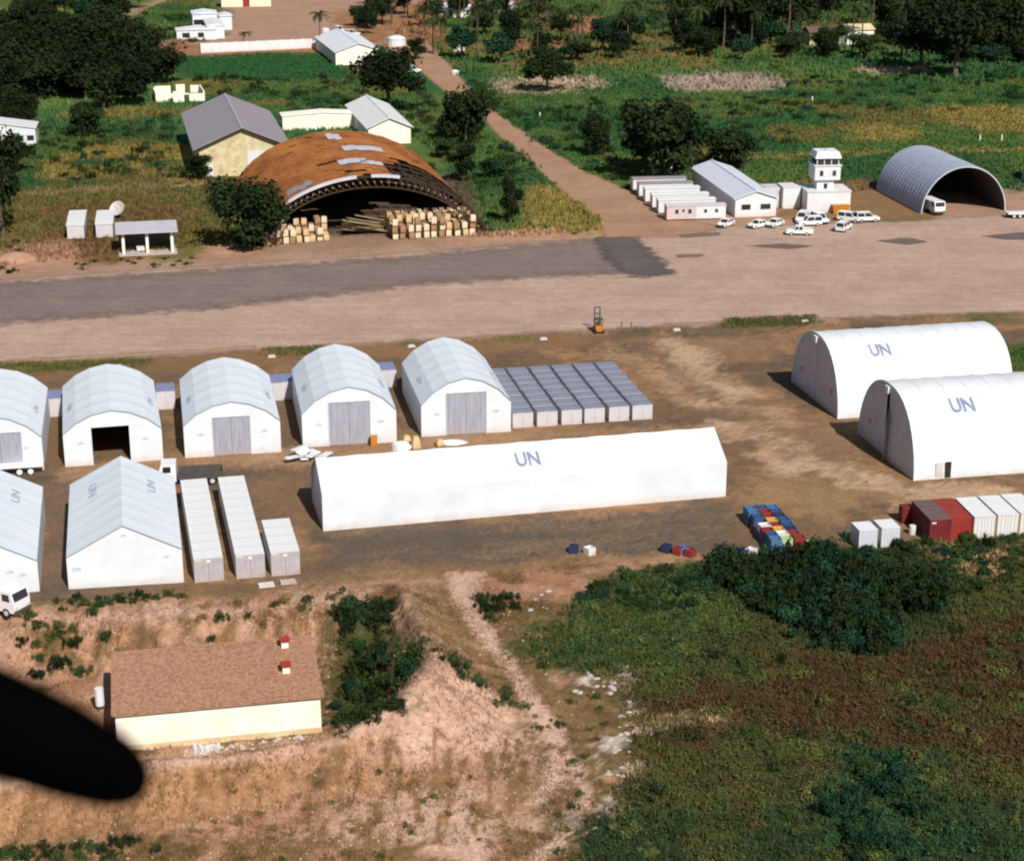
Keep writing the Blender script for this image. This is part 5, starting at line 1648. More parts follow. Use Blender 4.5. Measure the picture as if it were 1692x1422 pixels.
for px, py, s_, lab in [(663, 742, 1.0, 'white tarpaulin bundle in front of the gap between two halls'), (747, 732, (1.5, .8, .4), 'flat white tarpaulin bundle in front of the hall by the slate containers')]:
    o = link('tarpaulin_bundle', tpm); o.location = gp(px, py); o.scale = (s_,) * 3 if isinstance(s_, float) else s_; tag(o, lab, 'bundle', 'tarpaulin bundles in the lane')
ob = empty('orange_cabinet', gp(618, 736), R(10)); tag(ob, 'orange cabinet standing at a grey hall door', 'cabinet')
MB().box(-.4, .4, -.35, .35, 0, 1.25).build('body', M_ORANGE, ob); MB().box(-.44, .44, -.39, .39, 1.25, 1.33).build('lid', M_ORANGE, ob)
for px, py, h_, lab in [(672, 735, 1.3, 'tan wrapped pallet goods behind the tarpaulin bundle'), (687, 742, 1.7, 'taller tan wrapped goods leaning by the hall corner'), (727, 737, .9, 'low brown box beside the flat tarpaulin')]:
    g_ = empty('wrapped_goods', gp(px, py), R(20)); tag(g_, lab, 'goods', 'wrapped goods in the lane')
    l = MB(); l.rings([[(sx * .5 * f, sy * .5 * f, z) for sx, sy in ((-1, -1), (1, -1), (1, 1), (-1, 1))] for z, f in ((.12, .95), (.3, 1.05), (h_ * .6, .95), (h_, .6))]); l.build('load', M_CRATE_A, g_)
    MB().box(-.55, .55, -.55, .55, 0, .115).build('pallet', M_TIMBER, g_)
# yard odds: pale slabs near the short container row
for px, py, lab in [(440, 968, 'flat white slab on the ground by the short container row'), (476, 963, 'grey concrete slab by the short container row')]:
    o = MB().box(-.8, .8, -.5, .5, -.1, .25).build('concrete_slab', M_STONE if px > 450 else M_CONT_W); o.location = ground_at(px, py); o.rotation_euler = (0, 0, .3); tag(o, lab, 'slab')
# white tank and blue tarps in the far left
for px, py, s_, lab in [(655, 76, 4.2, 'white domed tank beside the dirt road at the compound'), (758, 84, 3.2, 'pale bluish tank half hidden by palms'), (752, 123, 1.6, 'small white tank at the roadside bushes'), (538, 54, 2.0, 'white round tank beside the compound palm')]:
    k = empty('domed_tank', gp(px, py)); tag(k, lab, 'tank')
    MB().cyl((0, 0, 0), s_ * .8, s_ * .55, 16).build('body', M_CONT_W, k)
    MB().rings([[(s_ * .8 * q * math.cos(t), s_ * .8 * q * math.sin(t), s_ * .55 + z * s_) for t in np.linspace(0, 6.283, 17)[:-1]] for q, z in ((1.02, 0), (.85, .16), (.5, .28), (.1, .32))]).build('dome', M_CONT_W, k, True)
for px, py, w_, lab in [(70, 142, 4.0, 'blue tarpaulin shelter under the dark grove, larger'), (197, 162, 2.4, 'small blue tarpaulin under the edge of the grove')]:
    k = empty('blue_tarp_shelter', gp(px, py), .3); tag(k, lab, 'shelter', 'blue tarpaulins under the grove')
    q = MB(); q.prism([(-w_, 1.2), (0, 2.6), (w_, 1.2), (w_, 1.3), (0, 2.75), (-w_, 1.3)], 0, w_ * 1.4, 'y'); q.build('tarp', mat('blue_tarp', (.03, .08, .32), (.025, .06, .25), 1, .6), k)
    for x in (-w_ * .9, w_ * .9):
        for y in (.2, w_ * 1.2): MB().bar((x, y, 0), (x, y, 1.3), .1).build('pole', M_TIMBER, k)
# fence posts and small walkers' posts in the meadow
for px, py in [(1619, 233), (1655, 232), (1342, 168), (892, 195)]:
    o = MB().cyl((0, 0, 0), .2, 1.5, 8, .16).build('pale_post', M_CREAM); o.location = gp(px, py); tag(o, 'short pale post standing in the green meadow', 'post', 'pale posts in the meadow')

# ------------------------------------------------------------------ vegetation
def leaf_cloud(name, seed, n, blobs, leaf, cols, flat=.6):
    """leaf sprays scattered over the outer part of several lobes; cols: (dark, light) leaf colours"""
    r = np.random.default_rng(seed)
    blobs = np.array(blobs, float)                        # x y z rx ry rz
    wts = (blobs[:, 3] * blobs[:, 4]) ; wts = wts / wts.sum()
    bi = r.choice(len(blobs), n, p=wts)
    d = r.normal(size=(n, 3)); d /= np.linalg.norm(d, axis=1)[:, None]
    rad = r.random(n) ** .38
    c = blobs[bi, :3] + d * blobs[bi, 3:6] * (rad * (1 + r.normal(0, .10, n)))[:, None]
    nrm = d * .7 + r.normal(0, .55, (n, 3)) + np.array([0, 0, flat])
    nrm /= np.linalg.norm(nrm, axis=1)[:, None]
    t = np.cross(nrm, r.normal(size=(n, 3))); t /= np.linalg.norm(t, axis=1)[:, None]
    b = np.cross(nrm, t)
    s = leaf * (.55 + r.random(n) * .9)
    asp = .45 + r.random(n) * .5
    T, B = t * s[:, None], b * (s * asp)[:, None]
    dr = nrm * (s * .25)[:, None]
    V = np.stack([c - T - dr, c - B * .9, c + T - dr, c + B], 1).reshape(-1, 3)
    F = np.arange(4 * n).reshape(-1, 4)
    clump = vnoise(c[:, 0] * 1.0 + seed, c[:, 1] + c[:, 2], leaf * 5, seed)
    k = np.clip(clump * .8 + r.random(n) * .5 - .15, 0, 1)[:, None]
    col = np.array(cols[0]) * (1 - k) + np.array(cols[1]) * k
    return np_mesh(name, V, F, M_LEAF, attrs={'tint': np.repeat(col, 4, 0)})

DARKG = ((.007, .014, .006), (.026, .044, .014))
MIDG = ((.016, .036, .012), (.050, .080, .022))
BLUEG = ((.009, .030, .016), (.024, .066, .030))
OLIVE = ((.045, .055, .015), (.11, .11, .032))
DRY = ((.14, .085, .03), (.24, .16, .06))

def tree_blobs(seed, spread_, h0, h1, k):
    r = np.random.default_rng(seed)
    out = [(0, 0, (h0 + h1) / 2, spread_ * .72, spread_ * .72, (h1 - h0) / 2)]
    for i in range(k):
        a_ = 2 * math.pi * i / k + r.normal(0, .35)
        q = spread_ * (.45 + .35 * r.random())
        s = spread_ * (.3 + .2 * r.random())
        out.append((q * math.cos(a_), q * math.sin(a_), h0 + (h1 - h0) * (.25 + .6 * r.random()), s, s, s * .75))
    return out

def trunk_mesh(name, h, r0, seed, limbs, spread_):
    r = np.random.default_rng(seed)
    mb = MB()
    def tube(p0, p1, ra, rb, n=7):
        p0, p1 = Vector(p0), Vector(p1)
        mid = p0.lerp(p1, .5) + Vector(r.normal(0, .04, 3)) * (p1 - p0).length
        rings = []
        for p, q in ((p0, ra), (mid, (ra + rb) / 2), (p1, rb)):
            rings.append([(p.x + q * math.cos(6.283 * i / n), p.y + q * math.sin(6.283 * i / n), p.z) for i in range(n)])
        mb.rings(rings)
    tube((0, 0, -.3), (0, 0, h * .5), r0, r0 * .65)
    for i in range(limbs):
        a_ = 6.283 * i / limbs + r.normal(0, .3)
        tube((0, 0, h * (.35 + .15 * r.random())), (spread_ * .55 * math.cos(a_), spread_ * .55 * math.sin(a_), h * (.65 + .25 * r.random())), r0 * .5, r0 * .12)
    return mb.mesh(name, M_BARK)

# unit trees: about 10 m tall, crown radius about 5
TREES = []
for s, (cols, sp, h0, h1, k, n, leaf) in enumerate([(DARKG, 5.2, 2.6, 10, 8, 3000, .33), (DARKG, 4.6, 1.4, 10, 9, 3000, .33), (MIDG, 4.8, 2.8, 9.6, 8, 2700, .33), (DARKG, 3.4, 1.2, 10, 6, 2200, .31), (BLUEG, 4.4, 2.4, 9.5, 7, 2600, .33), (DARKG, 5.6, 3.4, 10, 10, 3200, .35), (DARKG, 5.2, -.6, 10, 11, 3800, .34)]):
    TREES.append((leaf_cloud('crown', 300 + s, n, tree_blobs(40 + s, sp, h0, h1, k), leaf, cols), trunk_mesh('trunk', 9, .38, 80 + s, 5, sp)))
tree_n = [0]
def tree(px, py, h, wd, kind, label, group=None, name='tree', pos=None):
    """h metres tall, crown wd metres wide"""
    p = pos if pos is not None else ground_at(px, py)
    root = empty(name, p, RNG.random() * 6.28)
    tag(root, label, 'tree', group)
    cr, tr = TREES[kind]
    sx = wd / 10.0 * (1.0 if kind != 3 else 1.4)
    for nm, me in (('trunk', tr), ('crown', cr)):
        o = link(nm, me, root)
        o.scale = (sx, sx, h / 10.0)
    return root

# palms
def palm_mesh(seed, h=10.0, nf=19, L=4.1):
    r = np.random.default_rng(seed)
    V, F, C = [], [], []
    for i in range(nf):
        az = 6.283 * i / nf + r.normal(0, .2)
        el = r.uniform(-.25, .95)
        pts = []
        p = np.array([0, 0, h]); a_ = el
        seg = 5
        for k in range(seg + 1):
            pts.append(p.copy())
            d = np.array([math.cos(az) * math.cos(a_), math.sin(az) * math.cos(a_), math.sin(a_)])
            p = p + d * L / seg
            a_ -= .36
        side = np.array([-math.sin(az), math.cos(az), 0])
        for k in range(seg):
            wk = [.25, .75, .8, .7, .45, .1]
            for s in (-1, 1):
                b0 = len(V)
                o1 = side * s * wk[k] + np.array([0, 0, -.35 * wk[k]])
                o2 = side * s * wk[k + 1] * .8 + np.array([0, 0, -.4 * wk[k + 1]])
                mid = (pts[k] + pts[k + 1]) / 2
                V += [pts[k], mid, mid + o1]
                F.append((b0, b0 + 1, b0 + 2))
                b0 = len(V)
                V += [mid, pts[k + 1], pts[k + 1] + o2]
                F.append((b0, b0 + 1, b0 + 2))
                cc = np.array(MIDG[0]) * (1 - .3 * r.random()) + np.array(OLIVE[1]) * .35 * r.random()
                C += [cc] * 6
    return np_mesh('crown', np.array(V), np.array(F), M_LEAF, attrs={'tint': np.array(C)})
def palm_trunk(seed, h=10.0):
    r = np.random.default_rng(seed)
    mb = MB()
    rings = []
    bx_, by_ = r.normal(0, .5, 2)
    for k in range(7):
        t = k / 6
        q = .21 - .08 * t
        ox, oy = bx_ * math.sin(math.pi * t) * .6, by_ * math.sin(math.pi * t) * .6
        rings.append([(ox + q * math.cos(6.283 * i / 7), oy + q * math.sin(6.283 * i / 7), -.3 + (h + .3) * t) for i in range(7)])
    mb.rings(rings)
    return mb.mesh('trunk', M_PALMBARK)
PALMS = [(palm_mesh(s), palm_trunk(s)) for s in range(4)]
def palm(px, py, h, label, group):
    root = empty('palm_tree', gp(px, py), RNG.random() * 6.28); tag(root, label, 'palm', group)
    cr, tr = PALMS[int(RNG.integers(4))]
    s = h / 10.0
    for nm, me in (('trunk', tr), ('crown', cr)):
        o = link(nm, me, root)
        o.scale = (max(s, .9), max(s, .9), s)
    return root

def ground_many(px, py):
    px, py = np.asarray(px, float), np.asarray(py, float)
    d = FW[None] * FOC + np.array([[1.0, 0, 0]]) * (px - IMG_W / 2)[:, None] + UP[None] * (IMG_H / 2 - py)[:, None]
    z = np.zeros(len(px))
    for _ in range(6):
        t = (z - CAM_Z) / d[:, 2]
        z = terrain(d[:, 0] * t, d[:, 1] * t)
    return np.stack([d[:, 0] * t, d[:, 1] * t, z], -1)

def scatter(poly, n, mind, seed):
    r = np.random.default_rng(seed)
    xs = [p[0] for p in poly]; ys = [p[1] for p in poly]
    out = []
    got = np.zeros((n + 1, 2))
    tries = 0
    while len(out) < n and tries < n * 60:
        tries += 1
        x, y = r.uniform(min(xs), max(xs)), r.uniform(min(ys), max(ys))
        if not bool(in_poly(np.array([x]), np.array([y]), poly)[0]):
            continue
        w = gp(x, y)
        if not out or np.min((got[:len(out), 0] - w.x) ** 2 + (got[:len(out), 1] - w.y) ** 2) > mind * mind:
            got[len(out)] = (w.x, w.y)
            out.append((x, y, w))
    return out

# named trees
tree(413, 411, 14.2, 13.6, 6, 'dense dark tree hugging the flashed edge of the rusty hangar')
tree(640, 186, 16.5, 17.5, 5, 'round dark tree beside the dirt road above the white-roofed shed')
tree(770, 240, 15.0, 12.5, 6, 'dark tree leaning over the dirt road at its bend')
tree(752, 236, 9, 9, 0, 'smaller dark tree next to the one at the road bend')
tree(1095, 298, 19.0, 18.0, 6, 'tallest dark tree rising behind the prefab cabins')
tree(1062, 280, 12, 10, 0, 'dark tree close beside the tallest one behind the cabins')
tree(1204, 278, 10.0, 12, 6, 'rounded dark tree behind the office roof')
tree(984, 258, 10.5, 7.5, 6, 'slender dark tree in the meadow beside the dirt road')
tree(905, 152, 12.5, 13, 0, 'round dark tree standing on the pale gravelly patch')
tree(843, 372, 9.5, 4.6, 3, 'slim dark tree on the grass between hangar and dirt road')
tree(766, 304, 9, 6.5, 3, 'dark tree beside the torn edge of the rusty hangar')
tree(812, 298, 5.5, 7, 4, 'banana-like green tree clump between hangar and road', None)
tree(835, 290, 5.0, 6, 2, 'light green tree clump between hangar and road', None)
tree(142, 226, 9, 9, 6, 'round dark tree in the scrub below the grove')
tree(6, 392, 21, 9.5, 3, 'tall dark tree at the verge beside the site cabins')
tree(-22, 380, 17, 11, 1, 'dark tree behind the tall one at the verge')
tree(26, 285, 9, 8, 0, 'dark tree in front of the low white building')
tree(-6, 318, 14, 9, 0, 'dark tree between low white building and verge')
tree(1578, 128, 24, 24, 5, 'giant black-green tree standing out before the palm wood')
tree(1520, 112, 18, 20, 0, 'broad dark tree beside the giant one before the palm wood')
tree(1640, 100, 22, 20, 1, 'dark tree behind the giant one, toward the wood')
tree(735, 262, 5, 6, 2, 'small light green tree behind the rusty hangar')
tree(700, 300, 4.5, 6, 2, 'small leafy tree against the side of the rusty hangar')
tree(330, 300, 6, 6.5, 1, 'dark tree at the corner of the stained warehouse gable')
# the grove at the far left
for i, (x, y, w) in enumerate(scatter([(-60, 95), (60, 75), (170, 78), (240, 100), (280, 150), (268, 182), (190, 190), (140, 175), (60, 165), (-60, 200)], 40, 8.5, 5)):
    tree(x, y, RNG.uniform(11, 18), RNG.uniform(12, 18), int(RNG.choice([0, 1, 6, 1, 6, 6])), 'dark broad tree in the dense grove at the ruined house', 'trees of the dense grove')
for i, (x, y, w) in enumerate(scatter([(-60, 190), (60, 180), (70, 225), (-60, 235)], 7, 7, 15)):
    tree(x, y, RNG.uniform(7, 11), RNG.uniform(9, 12), int(RNG.choice([0, 1, 2])), 'dark tree crowding round the low white building', 'trees by the low white building')
for i, (x, y, w) in enumerate(scatter([(15, 60), (40, 26), (130, 20), (210, 30), (180, 62), (100, 78)], 14, 13, 25)):
    tree(x, y, RNG.uniform(10, 17), RNG.uniform(9, 14), int(RNG.choice([1, 2, 4, 3])), 'green tree behind the grove near the pale track', 'trees behind the grove')
for i, (x, y, w) in enumerate(scatter([(110, -30), (330, -30), (310, 12), (170, 22)], 8, 16, 26)):
    tree(x, y, RNG.uniform(9, 14), RNG.uniform(8, 13), int(RNG.choice([1, 2, 4, 3])), 'green tree along the pale track beyond the villa', 'trees along the pale track')
# broad trees inside the palm wood
for i, (x, y, w) in enumerate(scatter([(1140, -90), (1760, -110), (1760, 95), (1610, 88), (1490, 60), (1330, 62), (1200, 82), (1130, 60)], 100, 11, 35)):
    if 1325 < x < 1455 and 40 < y < 75:
        continue
    tree(x, y, RNG.uniform(13, 23), RNG.uniform(13, 21), int(RNG.choice([0, 6, 5, 1, 6])), 'dark broad tree deep in the palm wood', 'broad trees in the palm wood')
for i, (x, y, w) in enumerate(scatter([(640, 92), (640, 20), (760, 10), (880, 30), (1010, 60), (1140, 40), (1140, 90), (960, 108), (800, 118), (740, 110)], 24, 12, 45)):
    tree(x, y, RNG.uniform(6, 12), RNG.uniform(7, 12), int(RNG.choice([0, 2, 4, 1])), 'mid-sized green tree among the roadside palms', 'green trees among the roadside palms')
for i, (x, y, w) in enumerate(scatter([(575, 42), (640, 20), (640, 45), (600, 58)], 5, 9, 46)):
    tree(x, y, RNG.uniform(8, 13), RNG.uniform(7, 11), int(RNG.choice([0, 2])), 'green tree at the back of the compound yard', 'trees at the back of the compound yard')
for i, (x, y, w) in enumerate(scatter([(1130, 98), (1150, 70), (1320, 66), (1325, 84), (1460, 84), (1500, 60), (1760, 70), (1760, 104), (1620, 108), (1500, 100), (1300, 102)], 34, 8, 36)):
    tree(x, y, RNG.uniform(6, 11), RNG.uniform(8, 13), int(RNG.choice([6, 6, 2, 4])), 'low dense tree along the open edge of the palm wood', 'low trees at the edge of the palm wood')
# palms
for i, (x, y, w) in enumerate(scatter([(600, 55), (610, 5), (700, -30), (900, -20), (900, 40), (1010, 60), (1060, -20), (1180, -60), (1180, 92), (960, 104), (800, 112), (730, 100), (690, 70)], 85, 7.5, 55)):
    palm(x, y, RNG.uniform(9, 15), 'palm with feathery crown in the belt between dirt road and dark wood', 'palms between the dirt road and the wood')
for i, (x, y, w) in enumerate(scatter([(1150, 90), (1150, -60), (1760, -90), (1760, 70), (1600, 88), (1490, 92), (1300, 90)], 115, 8.0, 65)):
    palm(x, y, RNG.uniform(13, 21), 'tall palm rising among the dark trees of the wood', 'palms of the dark wood')
palm(530, 82, 11.5, 'single palm standing against the whitewashed compound wall', None)
palm(406, 76, 4.5, 'stunted palm behind the whitewashed compound wall', None)

# shrubs
SHRUBS = []
for s, (cols, n) in enumerate([(DARKG, 800), (MIDG, 760), (BLUEG, 800), (OLIVE, 640), (MIDG, 700), (DRY, 460)]):
    r = np.random.default_rng(900 + s)
    bl_ = [(0, 0, .4, .62, .62, .4)] + [(r.normal(0, .62), r.normal(0, .62), .2 + .55 * r.random(), .2 + .22 * r.random(), .2 + .22 * r.random(), .2 + .25 * r.random()) for _ in range(11)]
    SHRUBS.append(leaf_cloud('shrub', 500 + s, n, bl_, .085, cols))
def shrub(pos, wd, h, kind, label, group):
    o = link('shrub', SHRUBS[kind])
    o.location = pos; o.scale = (wd / 2.2, wd / 2.2, h / 1.15); o.rotation_euler = (0, 0, RNG.random() * 6.28)
    tag(o, label, 'shrub', group)
def shrubs(poly, n, mind, seed, wd, hh, kinds, label, group, stuff=None, follow=0.0, thin=.6):
    pts = [q for q in scatter(poly, n, mind, seed) if not bool(in_poly(np.array([q[0]]), np.array([q[1]]), ROAD)[0])]
    if not stuff:
        for (x, y, w) in pts:
            shrub(ground_at(x, y), RNG.uniform(*wd), RNG.uniform(*hh), int(RNG.choice(kinds)), label, group)
        return
    G = ground_many([q[0] for q in pts], [q[1] for q in pts])
    VV, CC = [], []                                   # a mass of small growth nobody could count: one object
    for gi_, (x, y, w) in enumerate(pts):
        me = SHRUBS[int(RNG.choice(kinds))]
        v = np.empty(len(me.vertices) * 3, np.float32); me.vertices.foreach_get('co', v); v = v.reshape(-1, 4, 3)
        c = np.empty(len(me.vertices) * 4, np.float32); me.attributes['tint'].data.foreach_get('color', c); c = c.reshape(-1, 4, 4)
        keep = RNG.random(len(v)) < thin
        v, c = v[keep].reshape(-1, 3), c[keep].reshape(-1, 4)
        an = RNG.random() * 6.28
        q = RNG.uniform(*wd) / 2.2; h_ = RNG.uniform(*hh) / 1.15
        p = Vector(G[gi_])
        VV.append(np.stack([(v[:, 0] * math.cos(an) - v[:, 1] * math.sin(an)) * q + p.x, (v[:, 0] * math.sin(an) + v[:, 1] * math.cos(an)) * q + p.y, v[:, 2] * h_ + p.z], -1))
        if follow:
            cv = cover_at(np.array([p.x]), np.array([p.y]), np.array([RNG.random()]))[0]
            if cv.max() > .16:
                cv = np.array((.10, .085, .03))
            lum = c[:, :3].mean(1, keepdims=True); lum = lum / lum.mean()
            c = c.copy(); c[:, :3] = cv[None, :] * follow * (.35 + .65 * lum)
        CC.append(c * RNG.uniform(.75, 1.3))
    V = np.concatenate(VV)
    me = np_mesh(stuff, V, np.arange(len(V)).reshape(-1, 4), M_LEAF, attrs={'tint': np.concatenate(CC)})
    tag(link(stuff, me), label, 'shrubs', kind='stuff')
# dark thicket below the container row
shrubs([(1165, 935), (1330, 918), (1420, 925), (1480, 945), (1560, 985), (1540, 1015), (1470, 1010), (1480, 1070), (1400, 1080), (1340, 1050), (1240, 1000)], 95, 1.25, 101, (2.6, 4.4), (1.8, 3.4), [0, 0, 2, 0], 'dark leafy shrub in the thicket below the coloured crates', 'dark thicket below the coloured crates')
shrubs([(1340, 912), (1540, 900), (1692, 885), (1760, 890), (1760, 950), (1600, 990), (1560, 950), (1450, 925)], 34, 1.9, 102, (1.8, 3.2), (.9, 1.8), [2, 1, 0, 4], 'green shrub along the foot of the shipping containers', 'shrubs at the foot of the containers')
shrubs([(990, 960), (1090, 940), (1170, 940), (1200, 990), (1120, 1010), (1000, 1010), (960, 990)], 22, 1.6, 103, (1.8, 3.0), (.8, 1.6), [2, 4, 1], 'green shrub spreading over the bank between path and thicket', 'shrubs on the bank by the thicket')
shrubs([(1380, 1290), (1480, 1250), (1560, 1300), (1580, 1400), (1480, 1430), (1360, 1400)], 20, 1.3, 104, (2.0, 3.4), (1.2, 2.2), [2, 2, 4], 'blue-green bush in the clump standing in the rust-coloured brush', 'blue-green bush clump in the brush')
shrubs([(1150, 1090), (1692, 1010), (1692, 1422), (1020, 1422), (1070, 1250)], 60, 2.6, 105, (1.4, 3.0), (.7, 1.5), [3, 1, 0, 3], 'low olive bushes scattered through the rust-coloured brush', None, 'brush_bushes')
shrubs(BRUSH[:5] + [(1780, 960), (1780, 1440), (950, 1440), (990, 1370), (1040, 1290), (1060, 1190), (1000, 1120), (880, 1090), (860, 1060), (940, 1010)], 1500, .55, 140, (1.0, 2.6), (.35, 1.0), [1, 3, 4, 0], 'low tangled scrub of green and rust-red bushes covering the slope', None, 'tangled_scrub', follow=2.3, thin=.34)
# hollow right of the storehouse
shrubs([(565, 1015), (640, 1000), (660, 1060), (690, 1090), (665, 1160), (600, 1210), (550, 1190), (575, 1100)], 42, .85, 106, (1.6, 3.0), (1.0, 2.4), [0, 1, 2, 1], 'green bush filling the hollow beside the cream storehouse', 'bushes in the hollow by the storehouse')
shrubs([(90, 1060), (175, 1060), (175, 1115), (60, 1120), (20, 1085)], 16, .9, 107, (1.2, 2.2), (.8, 1.6), [0, 1, 3], 'bush on the slope at the other gable of the storehouse', 'bushes at the storehouse gable')
shrubs([(80, 990), (170, 985), (260, 975), (300, 985), (100, 1010)], 16, 1.0, 108, (.9, 1.8), (.5, .9), [1, 3, 0], 'low green bush at the foot of the pitched hall', 'low bushes at the foot of the pitched hall')
shrubs([(330, 1010), (560, 980), (560, 1050), (330, 1065)], 14, 1.6, 109, (.9, 1.7), (.5, 1.1), [3, 1, 5], 'scrubby bush on the bank behind the storehouse roof', 'bushes on the bank behind the storehouse')
shrubs([(700, 1060), (730, 1060), (860, 1150), (850, 1175), (760, 1120)], 22, .7, 110, (.8, 1.6), (.5, 1.0), [1, 0, 4], 'bushes in the gully between mound and path', None, 'gully_bushes')
shrubs([(780, 990), (850, 985), (860, 1020), (800, 1025)], 8, 1.0, 111, (1.2, 2.0), (.8, 1.3), [1, 0], 'dark bush beside the path under the yard', 'bushes beside the path')
shrubs([(0, 1400), (150, 1395), (250, 1385), (260, 1410), (100, 1425), (0, 1425)], 18, .8, 112, (1.0, 1.9), (.6, 1.2), [0, 1], 'dark bushes along the foot of the front bank', None, 'bank_foot_bushes')
shrubs([(560, 1270), (900, 1260), (960, 1422), (300, 1422), (320, 1330)], 60, 1.0, 113, (.5, 1.6), (.3, .8), [5, 5, 5, 3], 'small dry bushes on the eroded front bank', None, 'dry_bushes')
shrubs([(880, 1040), (1000, 1030), (1060, 1120), (1000, 1110), (890, 1110)], 16, 1.4, 114, (1.2, 2.2), (.5, 1.0), [3, 4, 1], 'low green bushes beside the chalky scree', None, 'scree_bushes')
shrubs([(860, 1150), (1000, 1150), (1000, 1300), (950, 1420), (880, 1420), (940, 1300)], 26, 1.3, 115, (.7, 1.5), (.4, .8), [5, 3, 1], 'scrubby tufts between path and chalky scree', None, 'path_scrub')
# meadow and verge shrubs
shrubs([(880, 190), (960, 165), (1300, 160), (1310, 250), (1040, 280), (960, 270)], 85, 3.6, 120, (2.5, 5.0), (1.2, 2.8), [1, 2, 0, 4], 'green shrubs over the meadow between dirt road and office', None, 'meadow_shrubs')
shrubs([(1300, 130), (1692, 115), (1760, 170), (1500, 190), (1300, 200)], 60, 4.2, 121, (2.5, 5.5), (1.2, 2.8), [1, 0, 2, 4], 'green shrubs over the meadow below the palm wood', None, 'meadow_shrubs')
shrubs([(740, 110), (830, 160), (900, 230), (960, 280), (910, 250), (860, 215), (790, 165)], 34, 3.0, 122, (2.5, 4.5), (1.3, 2.6), [2, 1, 4], 'leafy shrubs lining the far verge of the dirt road', None, 'roadside_shrubs')
shrubs([(480, 150), (600, 150), (700, 180), (760, 260), (690, 240), (600, 190), (480, 185)], 46, 2.8, 123, (2.4, 4.6), (1.2, 3.0), [1, 2, 4, 0], 'leafy shrubs between warehouse and round tree', None, 'warehouse_shrubs')
shrubs([(660, 130), (740, 165), (770, 230), (740, 260), (680, 200)], 26, 3.0, 124, (2.4, 4.4), (1.2, 2.8), [1, 2, 4], 'leafy shrubs between white-roofed shed and dirt road', None, 'shed_shrubs')
shrubs([(750, 260), (860, 235), (900, 280), (870, 310), (790, 320)], 30, 2.2, 125, (2.0, 4.0), (1.2, 2.6), [2, 1, 4], 'leafy shrubs between hangar and dirt road', None, 'hangar_shrubs')
shrubs([(60, 215), (290, 190), (300, 260), (330, 295), (100, 300), (60, 270)], 62, 3.0, 126, (2.4, 4.8), (1.0, 2.6), [1, 2, 0, 4, 3], 'scrub bushes between grove and verge track', None, 'verge_scrub')
shrubs([(785, 325), (870, 318), (880, 385), (810, 390)], 22, 1.6, 127, (1.4, 2.8), (.7, 1.6), [2, 1, 4], 'green shrubs on the grass at the hangar corner', None, 'corner_shrubs')
shrubs([(880, 345), (960, 320), (1010, 372), (960, 388), (890, 388)], 16, 2.0, 128, (1.0, 2.2), (.5, 1.0), [3, 1, 4], 'low shrubs on yellow grass by the road mouth', None, 'road_mouth_shrubs')
shrubs([(330, 130), (600, 128), (600, 150), (420, 165), (320, 150)], 28, 4.0, 129, (3.0, 5.5), (1.4, 3.0), [1, 2, 0], 'shrubs along the lower side of the green lawn', None, 'lawn_shrubs')
shrubs([(900, 300), (1050, 290), (1060, 310), (1010, 330), (960, 310)], 14, 2.0, 130, (2.0, 3.6), (1.0, 2.2), [2, 1, 0], 'shrubs between dirt road and prefab cabins', None, 'cabin_shrubs')
shrubs([(120, 430), (330, 425), (330, 440), (130, 446)], 16, 1.5, 131, (1.0, 2.2), (.4, .8), [3, 1], 'low tuft bushes along the edge of the strip', None, 'strip_tufts')
shrubs([(0, 400), (30, 400), (30, 450), (0, 455)], 8, 1.3, 132, (1.2, 2.4), (.6, 1.2), [1, 2], 'green bush by the earth heap on the verge', 'bushes by the earth heap')
shrubs([(820, 128), (1000, 128), (1006, 150), (830, 156)], 10, 4.0, 133, (1.6, 3.0), (.7, 1.4), [1, 3], 'small bushes on the pale gravelly patch', None, 'gravel_bushes')
shrubs([(300, 20), (360, 60), (270, 95), (200, 60), (240, 20)], 22, 6.0, 134, (3.5, 6.5), (1.8, 3.4), [1, 2, 4], 'shrubs on the green slope by the villa', None, 'villa_shrubs')

